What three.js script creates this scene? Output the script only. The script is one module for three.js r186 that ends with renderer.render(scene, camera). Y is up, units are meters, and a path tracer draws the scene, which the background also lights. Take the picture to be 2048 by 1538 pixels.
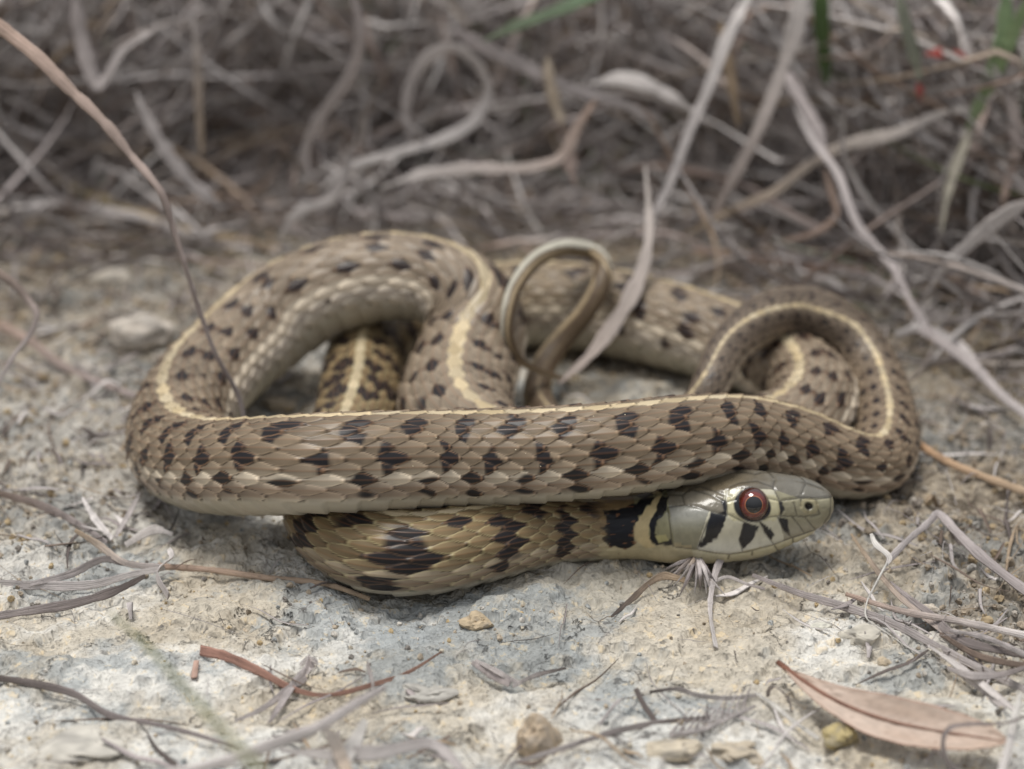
import * as THREE from 'three';

// ---------------------------------------------------------------- camera, sky, sun, exposure
const PITCH = 23 * Math.PI / 180, DIST = 0.42, FOV = 18;
const scene = new THREE.Scene();
const camera = new THREE.PerspectiveCamera(FOV, 1024 / 769, 0.01, 80);
camera.position.set(0, DIST * Math.sin(PITCH), DIST * Math.cos(PITCH));
camera.lookAt(0, 0, 0);
camera.focus = 0.342;
camera.userData.fStop = 14;
const renderer = new THREE.WebGLRenderer({ antialias: true });
renderer.toneMapping = THREE.LinearToneMapping;
renderer.toneMappingExposure = 1.88;
renderer.shadowMap.enabled = true;
const SW = 256, SH = 128, skyData = new Float32Array(SW * SH * 4);
for (let j = 0; j < SH; j++) {
  const up = Math.sin(((j + 0.5) / SH - 0.5) * Math.PI);
  const L = up > 0 ? 0.12 + 0.32 * up : 0.03;
  for (let i = 0; i < SW; i++) {
    const k = (j * SW + i) * 4;
    skyData[k] = L * 0.97; skyData[k + 1] = L * 1.0; skyData[k + 2] = L * 1.06; skyData[k + 3] = 1;
  }
}
const skyTex = new THREE.DataTexture(skyData, SW, SH, THREE.RGBAFormat, THREE.FloatType);
skyTex.mapping = THREE.EquirectangularReflectionMapping;
skyTex.magFilter = THREE.LinearFilter;
skyTex.needsUpdate = true;
scene.background = skyTex;
scene.environment = skyTex;
const sun = new THREE.DirectionalLight(new THREE.Color(1, 0.965, 0.91), 1.5);
sun.position.set(-0.16, 1.0, -0.06);
sun.castShadow = true;
sun.shadow.radius = 42;
sun.shadow.mapSize.set(2048, 2048);
Object.assign(sun.shadow.camera, { left: -0.4, right: 0.4, top: 0.4, bottom: -0.4, near: 0.1, far: 3 });
scene.add(sun, sun.target);

// ---------------------------------------------------------------- helpers
function rngOf(seed) { let s = seed | 0; return () => { s = (s + 0x6d2b79f5) | 0; let t = Math.imul(s ^ (s >>> 15), 1 | s); t = (t + Math.imul(t ^ (t >>> 7), 61 | t)) ^ t; return ((t ^ (t >>> 14)) >>> 0) / 4294967296; }; }
const clamp = (x, a = 0, b = 1) => x < a ? a : x > b ? b : x;
const mix = (a, b, t) => a + (b - a) * t;
const sstep = (a, b, x) => { const t = clamp((x - a) / (b - a)); return t * t * (3 - 2 * t); };
const lin = (c) => { c /= 255; return c <= 0.04045 ? c / 12.92 : ((c + 0.055) / 1.055) ** 2.4; };
const GAIN = 0.80;                                        // picture value to base colour
const srgb = (r, g, b, k = GAIN) => [lin(r) * k, lin(g) * k, lin(b) * k];
const mix3 = (a, b, t) => [a[0] + (b[0] - a[0]) * t, a[1] + (b[1] - a[1]) * t, a[2] + (b[2] - a[2]) * t];
const V = (x, y, z) => new THREE.Vector3(x, y, z);
function hash3(x, y, z) { let h = Math.imul(x, 374761393) + Math.imul(y, 668265263) + Math.imul(z, 1274126177); h = Math.imul(h ^ (h >>> 13), 1274126177); h ^= h >>> 16; return (h >>> 0) / 4294967296; }
function vnoise(x, y, z) {
  const ix = Math.floor(x), iy = Math.floor(y), iz = Math.floor(z); let fx = x - ix, fy = y - iy, fz = z - iz;
  fx = fx * fx * (3 - 2 * fx); fy = fy * fy * (3 - 2 * fy); fz = fz * fz * (3 - 2 * fz);
  const c = (a, b, d) => hash3(ix + a, iy + b, iz + d);
  return mix(mix(mix(c(0, 0, 0), c(1, 0, 0), fx), mix(c(0, 1, 0), c(1, 1, 0), fx), fy), mix(mix(c(0, 0, 1), c(1, 0, 1), fx), mix(c(0, 1, 1), c(1, 1, 1), fx), fy), fz);
}
function vnoise2(x, y, seed) {
  const ix = Math.floor(x), iy = Math.floor(y); let fx = x - ix, fy = y - iy;
  fx = fx * fx * (3 - 2 * fx); fy = fy * fy * (3 - 2 * fy);
  return mix(mix(hash3(ix, iy, seed), hash3(ix + 1, iy, seed), fx), mix(hash3(ix, iy + 1, seed), hash3(ix + 1, iy + 1, seed), fx), fy);
}
function fbm2(x, y, seed, oct) { let s = 0, a = 0.5, n = 0; for (let i = 0; i < oct; i++) { s += a * vnoise2(x, y, seed + i); n += a; a *= 0.5; x = x * 2.03 + 7.1; y = y * 2.03 - 3.7; } return s / n; }

// a point of the place from where the photograph shows it: on the level h mm above the ground, or on the upright plane z mm
const TAN = Math.tan(FOV / 2 * Math.PI / 180), CS = Math.cos(PITCH), SN = Math.sin(PITCH), EYE = camera.position.clone();
function ray(px, py) { const u = (px - 1024) / 769 * TAN, v = (769 - py) / 769 * TAN; return V(u, -SN + v * CS, -CS - v * SN); }
function at(px, py, h) { const d = ray(px, py); return EYE.clone().addScaledVector(d, (h * 0.001 - EYE.y) / d.y); }
function atZ(px, py, z) { const d = ray(px, py); return EYE.clone().addScaledVector(d, (z * 0.001 - EYE.z) / d.z); }

const used = new Map();
function numbered(name) { const n = used.get(name) ?? 0; used.set(name, n + 1); return n ? name + '_' + String(n).padStart(3, '0') : name; }
function tag(o, label, category, group, kind) { o.userData.label = label; o.userData.category = category; if (group) o.userData.group = group; if (kind) o.userData.kind = kind; return o; }
function geomOf(P, I, C, uv) {
  const g = new THREE.BufferGeometry();
  g.setAttribute('position', new THREE.BufferAttribute(P instanceof Float32Array ? P : new Float32Array(P), 3));
  if (C) g.setAttribute('color', new THREE.BufferAttribute(C instanceof Float32Array ? C : new Float32Array(C), 3));
  if (uv) g.setAttribute('uv', new THREE.BufferAttribute(uv instanceof Float32Array ? uv : new Float32Array(uv), 2));
  g.setIndex(new THREE.BufferAttribute(I instanceof Uint32Array ? I : new Uint32Array(I), 1));
  g.computeVertexNormals();
  return g;
}
function meshOf(name, g, m, parent = scene) { const o = new THREE.Mesh(g, m); o.name = parent === scene ? numbered(name) : name; o.castShadow = o.receiveShadow = true; parent.add(o); return o; }

// ---------------------------------------------------------------- ground
const zFront = (x) => -0.088 + (x > 0.02 ? (x - 0.02) * 0.9 : 0) + (x < -0.06 ? (-0.06 - x) * 0.25 : 0);   // where the dry grass begins
const soilAt = (x, z) => {                                 // 0 bare rock, 1 loose brown soil
  const n = fbm2(x * 38 + 3, z * 38, 41, 4) - 0.5;
  const left = 0.55 * sstep(-0.035, -0.07, x + n * 0.05) * sstep(0.075, 0.04, z + n * 0.05);
  const right = sstep(0.02, 0.075, x + n * 0.07 - Math.max(0, z - 0.085) * 1.3);
  const back = sstep(0.025, -0.05, z + n * 0.06);
  return clamp(Math.max(right * 0.9, left, back, sstep(0.2, 0.0, Math.abs(z - 0.06) * 8 + Math.max(0, x - 0.03) * -3 + 0.1 + n) * 0.25));
};
function groundHeight(x, z) {
  const near = Math.abs(x) < 0.6 && Math.abs(z) < 0.6;
  let h = (fbm2(x * 9 + 5, z * 9 + 1, 11, 2) - 0.5) * 0.003;
  if (!near) return h + (fbm2(x * 1.3, z * 1.3, 5, 3) - 0.5) * 0.04 * sstep(0.6, 3, Math.hypot(x, z));
  h += (fbm2(x * 55, z * 80, 12, 3) - 0.5) * 0.0022;
  const q = fbm2(x * 70 + 2, z * 110 + 9, 17, 4) * 5, f = q - Math.floor(q);           // flaked layers of the rock
  h += (Math.floor(q) + sstep(0.0, 0.10, f)) * 0.00075 - 0.0022;
  const s = soilAt(x, z);
  h += (fbm2(x * 330, z * 330, 23, 4) - 0.5) * mix(0.0010, 0.0034, s);
  const pit = fbm2(x * 420 + 9, z * 520, 37, 3); h -= sstep(0.60, 0.72, pit) * mix(0.0005, 0.0012, s);
  const c = fbm2(x * 210 + 5, z * 210, 29, 2); h += sstep(0.62, 0.8, c) * mix(0.0004, 0.0014, s);
  h += (vnoise2(x * 1100, z * 1100, 31) - 0.5) * mix(0.00045, 0.0009, s);
  return h;
}
{
  const axis = (a, b, step) => { const o = []; for (let v = a; v <= b + 1e-9; v += step) o.push(v); let v = b, s = step; while (v < 40) { s *= 1.2; v += s; o.push(v); } v = a; s = step; while (v > -40) { s *= 1.2; v -= s; o.unshift(v); } return o; };
  const xs = axis(-0.112, 0.112, 0.0005), zs = axis(-0.07, 0.145, 0.00048), nx = xs.length, nz = zs.length;
  const P = new Float32Array(nx * nz * 3), C = new Float32Array(nx * nz * 3), U = new Float32Array(nx * nz * 2), I = new Uint32Array((nx - 1) * (nz - 1) * 6);
  let k = 0;
  for (let j = 0; j < nz; j++) for (let i = 0; i < nx; i++, k++) {
    const x = xs[i], z = zs[j], s = soilAt(x, z);
    P.set([x, groundHeight(x, z), z], k * 3);
    let c = mix3([1, 1, 1], [0.42, 0.36, 0.30], s * (0.75 + 0.5 * (fbm2(x * 120, z * 120, 61, 3) - 0.5)));
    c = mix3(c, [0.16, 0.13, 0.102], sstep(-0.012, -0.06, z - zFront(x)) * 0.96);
    const big = fbm2(x * 26 + 1, z * 44, 71, 5); c = mix3(c, [c[0] * 0.66, c[1] * 0.70, c[2] * 0.74], sstep(0.50, 0.70, big) * 0.55 * (1 - 0.8 * s));
    C.set(c, k * 3); U.set([x / 0.22, z / 0.22], k * 2);
  }
  k = 0;
  for (let j = 0; j < nz - 1; j++) for (let i = 0; i < nx - 1; i++, k += 6) { const a = j * nx + i, b = a + nx; I.set([a, b, a + 1, a + 1, b, b + 1], k); }
  // fine print of the rock: lattice noise that tiles
  const N = 2048, pix = new Uint8Array(N * N * 4), hgt = new Uint8Array(N * N * 4);
  const layer = (freq, oct, seed, gain = 0.5) => {
    const out = new Float32Array(N * N); let amp = 1, tot = 0;
    for (let o = 0; o < oct; o++, freq *= 2, amp *= gain) {
      const lat = new Float32Array(freq * freq), r = rngOf(seed * 97 + o * 13 + 1); for (let i = 0; i < lat.length; i++) lat[i] = r();
      tot += amp;
      const ix = new Int32Array(N), fx = new Float32Array(N); for (let i = 0; i < N; i++) { const v = i / N * freq; ix[i] = Math.floor(v); const f = v - ix[i]; fx[i] = f * f * (3 - 2 * f); }
      for (let y = 0; y < N; y++) { const r0 = ix[y] * freq, r1 = ((ix[y] + 1) % freq) * freq, fy = fx[y]; for (let x = 0; x < N; x++) { const a = ix[x], b = (a + 1) % freq, f = fx[x]; const p = lat[r0 + a] + (lat[r0 + b] - lat[r0 + a]) * f, q = lat[r1 + a] + (lat[r1 + b] - lat[r1 + a]) * f; out[y * N + x] += amp * (p + (q - p) * fy); } }
    }
    for (let i = 0; i < out.length; i++) out[i] /= tot;
    return out;
  };
  const a = layer(10, 8, 1, 0.62), b = layer(16, 8, 2, 0.66), c = layer(160, 4, 3, 0.8), d = layer(90, 5, 4, 0.7), e = layer(20, 7, 5, 0.62), g = layer(256, 3, 6, 0.8);
  const cream = [0.53, 0.48, 0.395], white = [0.67, 0.65, 0.60], blue = [0.33, 0.355, 0.36], ochre = [0.56, 0.42, 0.22], dark = [0.09, 0.085, 0.08], tan = [0.42, 0.36, 0.27];
  for (let i = 0; i < N * N; i++) {
    let k = mix3(cream, white, sstep(0.42, 0.60, a[i]));
    k = mix3(k, tan, sstep(0.52, 0.66, e[i]) * 0.5);
    k = mix3(k, blue, sstep(0.50, 0.64, b[i]) * 0.72);
    k = mix3(k, ochre, sstep(0.66, 0.72, c[i]) * 0.4);
    k = mix3(k, dark, sstep(0.66, 0.76, d[i]) * 0.7);
    k = mix3(k, dark, sstep(0.74, 0.79, g[i]) * 0.7 * sstep(0.45, 0.6, e[i]));
    const crack = Math.abs(a[i] - 0.47), crk = sstep(0.006, 0.001, crack) * sstep(0.5, 0.6, e[i]);
    k = mix3(k, dark, crk * 0.55);
    const t = 0.52 + 0.90 * c[i] + 0.12 * (g[i] - 0.5);
    for (let q = 0; q < 3; q++) { const v = clamp(k[q] * t); pix[i * 4 + q] = 255 * (v <= 0.0031308 ? v * 12.92 : 1.055 * v ** (1 / 2.4) - 0.055); }
    pix[i * 4 + 3] = 255;
    hgt[i * 4] = hgt[i * 4 + 1] = hgt[i * 4 + 2] = 255 * clamp(0.5 * c[i] + 0.3 * g[i] + 0.25 * b[i] - crk * 0.35); hgt[i * 4 + 3] = 255;
  }
  const tex = (data, cs) => { const t = new THREE.DataTexture(data, N, N); t.wrapS = t.wrapT = THREE.RepeatWrapping; t.magFilter = THREE.LinearFilter; if (cs) t.colorSpace = THREE.SRGBColorSpace; t.needsUpdate = true; return t; };
  const m = new THREE.MeshStandardMaterial({ map: tex(pix, true), bumpMap: tex(hgt), bumpScale: 0.0019, roughness: 0.95, vertexColors: true });
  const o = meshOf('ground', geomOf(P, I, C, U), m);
  tag(o, 'pale cracked rock and crumbly brown soil under the snake', 'ground', null, 'structure');
}

// ---------------------------------------------------------------- the snake
const skin = new THREE.MeshPhysicalMaterial({ vertexColors: true, roughness: 0.36, specularIntensity: 0.5 });
const shieldSkin = new THREE.MeshPhysicalMaterial({ vertexColors: true, roughness: 0.25, specularIntensity: 1 });
const snake = new THREE.Group(); snake.name = numbered('garter_snake'); scene.add(snake);
tag(snake, 'brown checkered snake coiled on the rock, cream back stripe, red eye', 'snake');
// px, py, height of the middle (mm), half width, half height (mm), roll (deg) or the way the back faces
const NODES = [
  [1667.5, 1008, 8.95, 0.15, 0.15], [1665, 1008, 8.95, 1.35, 1.05], [1658, 1008, 8.95, 2.3, 1.85], [1644, 1009, 8.9, 3.2, 2.75], [1612, 1012, 8.6, 4.1, 4.0], [1560, 1020, 8.0, 4.9, 5.15],
  [1505, 1029, 7.3, 5.5, 6.1], [1450, 1034, 6.9, 6.4, 6.05], [1395, 1040, 6.4, 6.9, 5.7], [1335, 1049, 5.7, 6.0, 5.1], [1270, 1056, 5.2, 5.0, 4.7],
  [1180, 1060, 5.0, 5.1, 4.9], [1090, 1064, 5.3, 5.5, 5.3], [960, 1087, 6.0, 6.3, 6.0], [850, 1106, 6.2, 6.8, 6.3], [760, 1102, 6.2, 7.0, 6.4], [690, 1072, 6.0, 6.9, 6.1], [655, 1015, 6.0, 6.8, 6.0],
  [668, 950, 6.0, 6.7, 6.0], [695, 880, 6.0, 6.6, 6.0], [718, 805, 6.2, 6.7, 6.1], [726, 740, 6.3, 6.8, 6.2], [748, 680, 6.4, 6.9, 6.4], [805, 638, 6.6, 7.3, 6.8],
  [890, 620, 7.0, 7.7, 7.2], [990, 610, 7.4, 8.1, 7.6, -8], [1100, 612, 7.8, 8.3, 7.9, -16], [1200, 624, 7.9, 8.4, 8.0, -20], [1300, 646, 7.9, 8.3, 7.9, -20], [1400, 672, 7.6, 8.1, 7.6, -16], [1490, 700, 7.2, 7.8, 7.2, -8],
  [1570, 735, 6.9, 7.4, 6.9, 12], [1625, 785, 6.9, 7.4, 6.9, 22], [1610, 840, 6.9, 7.4, 6.9, 18], [1530, 880, 7.0, 7.6, 7.0], [1420, 905, 7.2, 7.8, 7.2], [1260, 926, 7.4, 8.0, 7.4], [1120, 932, 7.6, 8.3, 7.6],
  [1010, 922, 7.8, 8.8, 7.8], [938, 882, 8.0, 9.2, 8.0], [911, 828, 8.3, 9.3, 8.1], [916, 772, 9.3, 9.2, 8.1], [940, 710, 11.5, 8.8, 8.0], [952, 655, 14.5, 8.5, 7.8], [930, 598, 18, 8.3, 7.6, 6],
  [860, 563, 20, 8.1, 7.5, 14], [740, 560, 20, 8.3, 7.9, 20], [625, 596, 17, 8.9, 8.4, 22], [540, 650, 13, 9.2, 8.6, 24], [465, 712, 10, 9.1, 8.3, 27], [403, 775, 8.6, 8.9, 8.1, 28], [362, 840, 8.0, 8.3, 7.7, 20], [358, 900, 8.0, 8.0, 7.5, 6], [415, 932, 11, 7.8, 7.4, -3],
  [510, 936, 15, 7.7, 7.4, -9], [620, 931, 18, 7.6, 7.4, -10], [760, 926, 18, 7.6, 7.4, -9], [900, 921, 17, 7.5, 7.3, -7], [1060, 914, 17, 7.4, 7.2, -3], [1220, 902, 17.5, 7.2, 7.0, -2], [1380, 882, 17, 7.0, 6.8], [1500, 878, 13.5, 6.7, 6.5],
  [1600, 896, 10.5, 6.3, 6.1], [1690, 930, 7.0, 5.8, 5.6], [1750, 930, 5.4, 5.2, 5.0, 4], [1774, 880, 5.0, 5.3, 5.1, 2], [1766, 815, 5.8, 5.1, 4.9, 0], [1747, 745, 8.0, 4.8, 4.6, -6], [1710, 682, 11.5, 4.4, 4.2, -24],
  [1660, 640, 14.5, 4.3, 4.2, -50], [1600, 620, 16, 4.25, 4.1, -60], [1540, 631, 16.5, 4.05, 3.9, -50], [1485, 665, 16, 3.75, 3.6, -26], [1445, 715, 14.5, 3.3, 3.2, -2], [1420, 775, 12, 3.1, 3.0, 8], [1380, 832, 8, 2.9, 2.8],
  [1300, 858, 4.0, 2.7, 2.6], [1200, 866, 2.6, 2.4, 2.3], [1120, 852, 2.6, 2.35, 2.25], [1076, 800, 3.4, 2.5, 2.4, [0, 1, 0.4]], [1084, 740, 5.6, 2.2, 2.1, [0.3, 0.8, 0.6]], [1116, 688, 8.6, 2.0, 1.9, [0.5, 0.5, 0.7]],
  [1165, 632, 13, 1.85, 1.8, [0.45, 0.2, 0.9]], [1199, 578, 17, 1.75, 1.7, [0.1, 0.1, 1]], [1208, 534, 19.5, 1.65, 1.6, [-0.7, -0.1, 0.75]], [1184, 503, 20.5, 1.55, 1.5, [-0.5, -0.7, 0.45]], [1138, 494, 22, 1.6, 1.55, [0.1, -1, -0.1]],
  [1084, 511, 23, 1.5, 1.45, [0.6, -0.75, -0.1]], [1041, 555, 23, 1.38, 1.33, [0.9, -0.4, -0.1]], [1017, 612, 21, 1.22, 1.18, [1, 0.0, -0.05]], [1014, 668, 17, 1.08, 1.04, [0.9, 0.4, 0.2]], [1036, 716, 12.5, 0.8, 0.78, [0.5, 0.8, 0.6]],
  [1080, 742, 8.5, 0.6, 0.58, [0.2, 0.9, 0.5]], [1122, 757, 6, 0.46, 0.45, [0, 1, 0.4]], [1150, 769, 4.2, 0.12, 0.12, [0, 1, 0.4]],
];
const bodyAt = [];                                           // samples of the middle line, kept for the clearance check
{
  const nN = NODES.length, cen = NODES.map((n) => at(n[0], n[1], n[2] - 0.3));
  // centripetal spline through the nodes, sampled fine; sizes and roll follow the same knots
  const curve = new THREE.CatmullRomCurve3(cen, false, 'centripetal'), herm = (f, i, t) => { const p0 = f(Math.max(0, i - 1)), p1 = f(i), p2 = f(Math.min(nN - 1, i + 1)), p3 = f(Math.min(nN - 1, i + 2)); return 0.5 * (2 * p1 + (p2 - p0) * t + (2 * p0 - 5 * p1 + 4 * p2 - p3) * t * t + (3 * p1 - p0 - 3 * p2 + p3) * t * t * t); };
  const dorsal = NODES.map((n) => Array.isArray(n[5]) ? V(...n[5]).normalize() : V(0, 1, 0)), roll = NODES.map((n) => typeof n[5] === 'number' ? n[5] * Math.PI / 180 : 0);
  const S = []; let len = 0, last = null;
  const perSeg = 160;
  for (let i = 0; i < nN - 1; i++) for (let q = 0; q < perSeg; q++) {
    const t = q / perSeg, p = curve.getPoint((i + t) / (nN - 1));
    if (last) len += p.distanceTo(last);
    last = p;
    S.push({ p, s: len, px: mix(NODES[i][0], NODES[i + 1][0], t), py: herm((k) => NODES[k][1], i, t), a: Math.max(5e-5, herm((k) => NODES[k][3], i, t) * 0.001), b: Math.max(5e-5, herm((k) => NODES[k][4], i, t) * 0.001), d: dorsal[i].clone().lerp(dorsal[i + 1], t), r: herm((k) => roll[k], i, t), node: i + t });
  }
  // soften the middle line behind the head, so that the body bends without kinks
  const soft = S.map((q) => q.p.clone()), W = 0.0042;
  for (let i = 0, lo = 0, hi = 0; i < S.length; i++) {
    const w = W * sstep(10, 13, S[i].node) * (S[i].node > 84 ? 0.3 : 1); if (w < 1e-5) continue;
    while (S[lo].s < S[i].s - w) lo++; hi = Math.max(hi, i); while (hi < S.length - 1 && S[hi + 1].s < S[i].s + w) hi++;
    while (lo > 0 && S[lo - 1].s > S[i].s - w) lo--; while (hi > i && S[hi].s > S[i].s + w) hi--;
    const acc = V(0, 0, 0); let tw = 0; for (let q = lo; q <= hi; q += 3) { const k = 1 - Math.abs(S[q].s - S[i].s) / (w * 1.01), ds = (S[Math.min(q + 1, S.length - 1)].s - S[Math.max(q - 1, 0)].s); acc.addScaledVector(S[q].p, k * ds); tw += k * ds; }
    if (tw > 0) soft[i] = acc.divideScalar(tw);
  }
  S.forEach((q, i) => { q.p = soft[i]; });
  const headEnd = S.find((q) => q.node >= 10).s, find = (s, from) => { let i = from; while (i < S.length - 2 && S[i + 1].s < s) i++; return i; };
  for (let i = 0; i < S.length; i += 80) bodyAt.push([S[i].p, Math.max(S[i].a, S[i].b), S[i].s, S[i].node, S[i].b]);
  // stations: even over the head, then twelve to a scale
  const st = []; let s = 0, P = 0, psi = 0, i0 = 0;
  while (s < S[S.length - 1].s - 1e-5) {
    i0 = find(s, i0);
    const q = S[i0], n = S[i0 + 1], t = clamp((s - q.s) / Math.max(1e-9, n.s - q.s)), R = Math.max(0.0016, mix(q.b, n.b, t));
    st.push({ s, P, psi, p: q.p.clone().lerp(n.p, t), a: mix(q.a, n.a, t), b: mix(q.b, n.b, t), d: q.d.clone().lerp(n.d, t), r: mix(q.r, n.r, t), px: mix(q.px, n.px, t), py: mix(q.py, n.py, t), node: mix(q.node, n.node, t) });
    const L = mix(0.64, 0.54, sstep(13, 30, q.node)) * R, stepS = s < headEnd ? 0.00013 : L / 11, dP = stepS / L;
    P += dP; psi += dP / mix(3.2, 2.0, sstep(14, 34, q.node)); s += Math.min(stepS, s < 0.0012 ? 0.00005 : 1);
  }
  const nS = st.length, ND = 178, NV = 26, NC = ND + NV, EDGE = 121 * Math.PI / 180, ROWS = 10.5;
  { const p0 = st.find((q) => q.node > 10 && q.px < 1118).psi; for (const q of st) q.psi -= p0; }
  // tangents
  for (let i = 0; i < nS; i++) { const k = 3; st[i].t = st[Math.min(nS - 1, i + k)].p.clone().sub(st[Math.max(0, i - k)].p).normalize(); }
  const pos = new Float32Array(nS * NC * 3), col = new Float32Array(nS * NC * 3), idx = new Uint32Array((nS - 1) * NC * 6 + 6 * NC);
  // colours of the body
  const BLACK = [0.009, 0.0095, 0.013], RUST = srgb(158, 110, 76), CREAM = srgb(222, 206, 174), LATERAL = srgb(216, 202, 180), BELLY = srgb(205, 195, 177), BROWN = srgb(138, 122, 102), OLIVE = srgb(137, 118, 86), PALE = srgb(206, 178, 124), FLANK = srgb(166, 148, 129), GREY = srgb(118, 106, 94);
  // signed distance to an outline, negative inside, so that painted edges stay soft
  const poly = (pts) => (x, y) => { let inside = false, m = 1e9; for (let i = 0, j = pts.length - 1; i < pts.length; j = i++) { const [xi, yi] = pts[i], [xj, yj] = pts[j]; if ((yi > y) !== (yj > y) && x < (xj - xi) * (y - yi) / (yj - yi) + xi) inside = !inside; const dx = xj - xi, dy = yj - yi, t = clamp(((x - xi) * dx + (y - yi) * dy) / (dx * dx + dy * dy)), ex = x - xi - dx * t, ey = y - yi - dy * t; m = Math.min(m, ex * ex + ey * ey); } return (inside ? -1 : 1) * Math.sqrt(m); };
  const bars = [[[862, 402], [958, 430], [922, 520], [880, 590], [765, 652], [735, 645], [800, 570], [832, 480]], [[1062, 478], [1155, 505], [1105, 600], [1036, 670], [1018, 600], [1038, 530]], [[1160, 472], [1226, 530], [1236, 570], [1211, 617], [1184, 560]], [[1278, 448], [1337, 458], [1332, 520], [1331, 577], [1300, 545]],
    [[930, 325], [966, 318], [962, 440], [900, 415], [945, 400]], [[545, 290], [596, 305], [566, 390], [490, 470], [462, 555], [520, 600], [575, 598], [582, 640], [470, 645], [430, 590], [440, 480], [495, 390]],
    [[130, 400], [300, 380], [420, 320], [520, 300], [390, 420], [332, 500], [336, 620], [270, 686], [235, 650], [180, 655], [110, 592], [150, 562], [105, 520], [150, 480]], [[1300, 330], [1322, 340], [1330, 395], [1302, 430]]].map(poly);
  const crescent = poly([[500, 310], [548, 295], [500, 395], [445, 470], [428, 560], [462, 650], [400, 660], [336, 590], [340, 500], [400, 410]]), cheekSpot = poly([[470, 570], [545, 560], [560, 600], [490, 622]]);
  const LINES = [[[600, 650], [740, 668], [850, 694], [945, 706], [1060, 692], [1220, 645], [1340, 598], [1430, 568], [1540, 540], [1610, 480], [1646, 420]], [[580, 375], [582, 500], [578, 640]], [[590, 372], [700, 355], [780, 370], [870, 400], [950, 425]], [[700, 352], [690, 290], [740, 250], [870, 290], [940, 330]], [[560, 290], [690, 290]], [[740, 250], [800, 232], [990, 300]], [[990, 240], [1050, 218], [1180, 198], [1280, 240]], [[970, 272], [958, 335], [965, 420], [1062, 476]], [[968, 335], [1012, 322]],
    [[1240, 310], [1308, 330], [1320, 390], [1300, 436]], [[1160, 466], [1240, 441], [1310, 438], [1450, 446], [1552, 434]], [[1365, 446], [1400, 510], [1424, 570]], [[1445, 446], [1490, 508], [1512, 548]], [[1390, 350], [1396, 440]], [[1432, 372], [1440, 314], [1530, 326], [1622, 314], [1628, 288]], [[1540, 330], [1552, 432]], [[1280, 240], [1310, 330], [1440, 312]], [[1290, 196], [1280, 240]], [[1350, 168], [1480, 212], [1605, 270]], [[1450, 284], [1482, 214]], [[1620, 316], [1602, 436], [1560, 520]], [[830, 480], [735, 668]], [[1064, 480], [1020, 600], [1032, 692]], [[1160, 472], [1190, 570], [1222, 645]], [[1280, 446], [1304, 545], [1342, 598]], [[945, 706], [930, 745]], [[1090, 690], [1086, 720]], [[1222, 646], [1232, 690]], [[1345, 600], [1340, 640]], [[1490, 385], [1480, 425]]];
  const segs = LINES.flatMap((l) => l.slice(1).map((p, i) => [l[i], p]));
  function headPaint(X, Y, nz) {                             // in the side view of the head, the same on both of its sides
    let c, dh = 0; X = 1118 + (X - 1118) * 0.955;
    const topY = X < 740 ? 270 : X < 990 ? 262 : X < 1280 ? 255 : X < 1440 ? mix(255, 320, (X - 1280) / 160) : 318;
    const mouth = X < 740 ? 660 : X < 945 ? mix(668, 706, (X - 740) / 205) : X < 1220 ? mix(706, 645, (X - 945) / 275) : mix(645, 540, (X - 1220) / 320);
    if (Y < topY) c = mix3(srgb(116, 105, 86), srgb(126, 122, 112), sstep(900, 1500, X));
    else if (Y > mouth) c = srgb(212, 204, 172);
    else if (X < 350) c = srgb(142, 119, 86);
    else if (X < 590) c = srgb(150, 146, 114);
    else if (Y < (X < 700 ? 360 : X < 950 ? mix(355, 425, (X - 700) / 250) : 0)) c = srgb(138, 131, 116);
    else if (X < 850 - (Y - 400) * 0.45) c = mix3(srgb(158, 157, 148), srgb(156, 153, 130), sstep(400, 560, Y));
    else if (X < 1290) c = mix3(srgb(216, 211, 188), srgb(228, 226, 212), sstep(540, 680, Y));
    else c = mix3(srgb(160, 154, 128), srgb(176, 170, 150), sstep(440, 560, Y));
    const er = Math.hypot((X - 1128) / 1.06, Y - 362);
    if (er < 172 && X < 1330 && Y > 280 && Y < 470 && Math.abs(X - 1118) > 60) c = mix3(c, srgb(210, 202, 162), sstep(172, 160, er) * 0.8 * sstep(280, 300, Y));
    if (X < 700 && Y > 600 + (X - 400) * 0.12) c = mix3(c, srgb(204, 190, 154), 0.85);
    c = mix3(c, srgb(216, 196, 150), sstep(6, -6, crescent(X, Y)));
    let black = 0; const rag = X < 600 ? 26 * (vnoise2(X * 0.03, Y * 0.03, 4) - 0.5) : 8 * (vnoise2(X * 0.05, Y * 0.05, 4) - 0.5); for (const b of bars) black = Math.max(black, sstep(6, -6, b(X, Y) + rag));
    if (er < 122) black = Math.max(black, sstep(122, 112, er));
    if (black) { c = mix3(c, BLACK, black); if (X < 345 && vnoise2(X * 0.03, Y * 0.08, 5) > 0.8) c = mix3(c, RUST, 0.5); }
    c = mix3(c, srgb(190, 182, 130), sstep(6, -6, cheekSpot(X, Y)));
    let best = 1e9; for (const [p, q] of segs) { const dx = q[0] - p[0], dy = q[1] - p[1], t = clamp(((X - p[0]) * dx + (Y - p[1]) * dy) / (dx * dx + dy * dy)), ex = X - p[0] - dx * t, ey = Y - p[1] - dy * t, e = ex * ex + ey * ey; if (e < best) best = e; }
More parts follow.
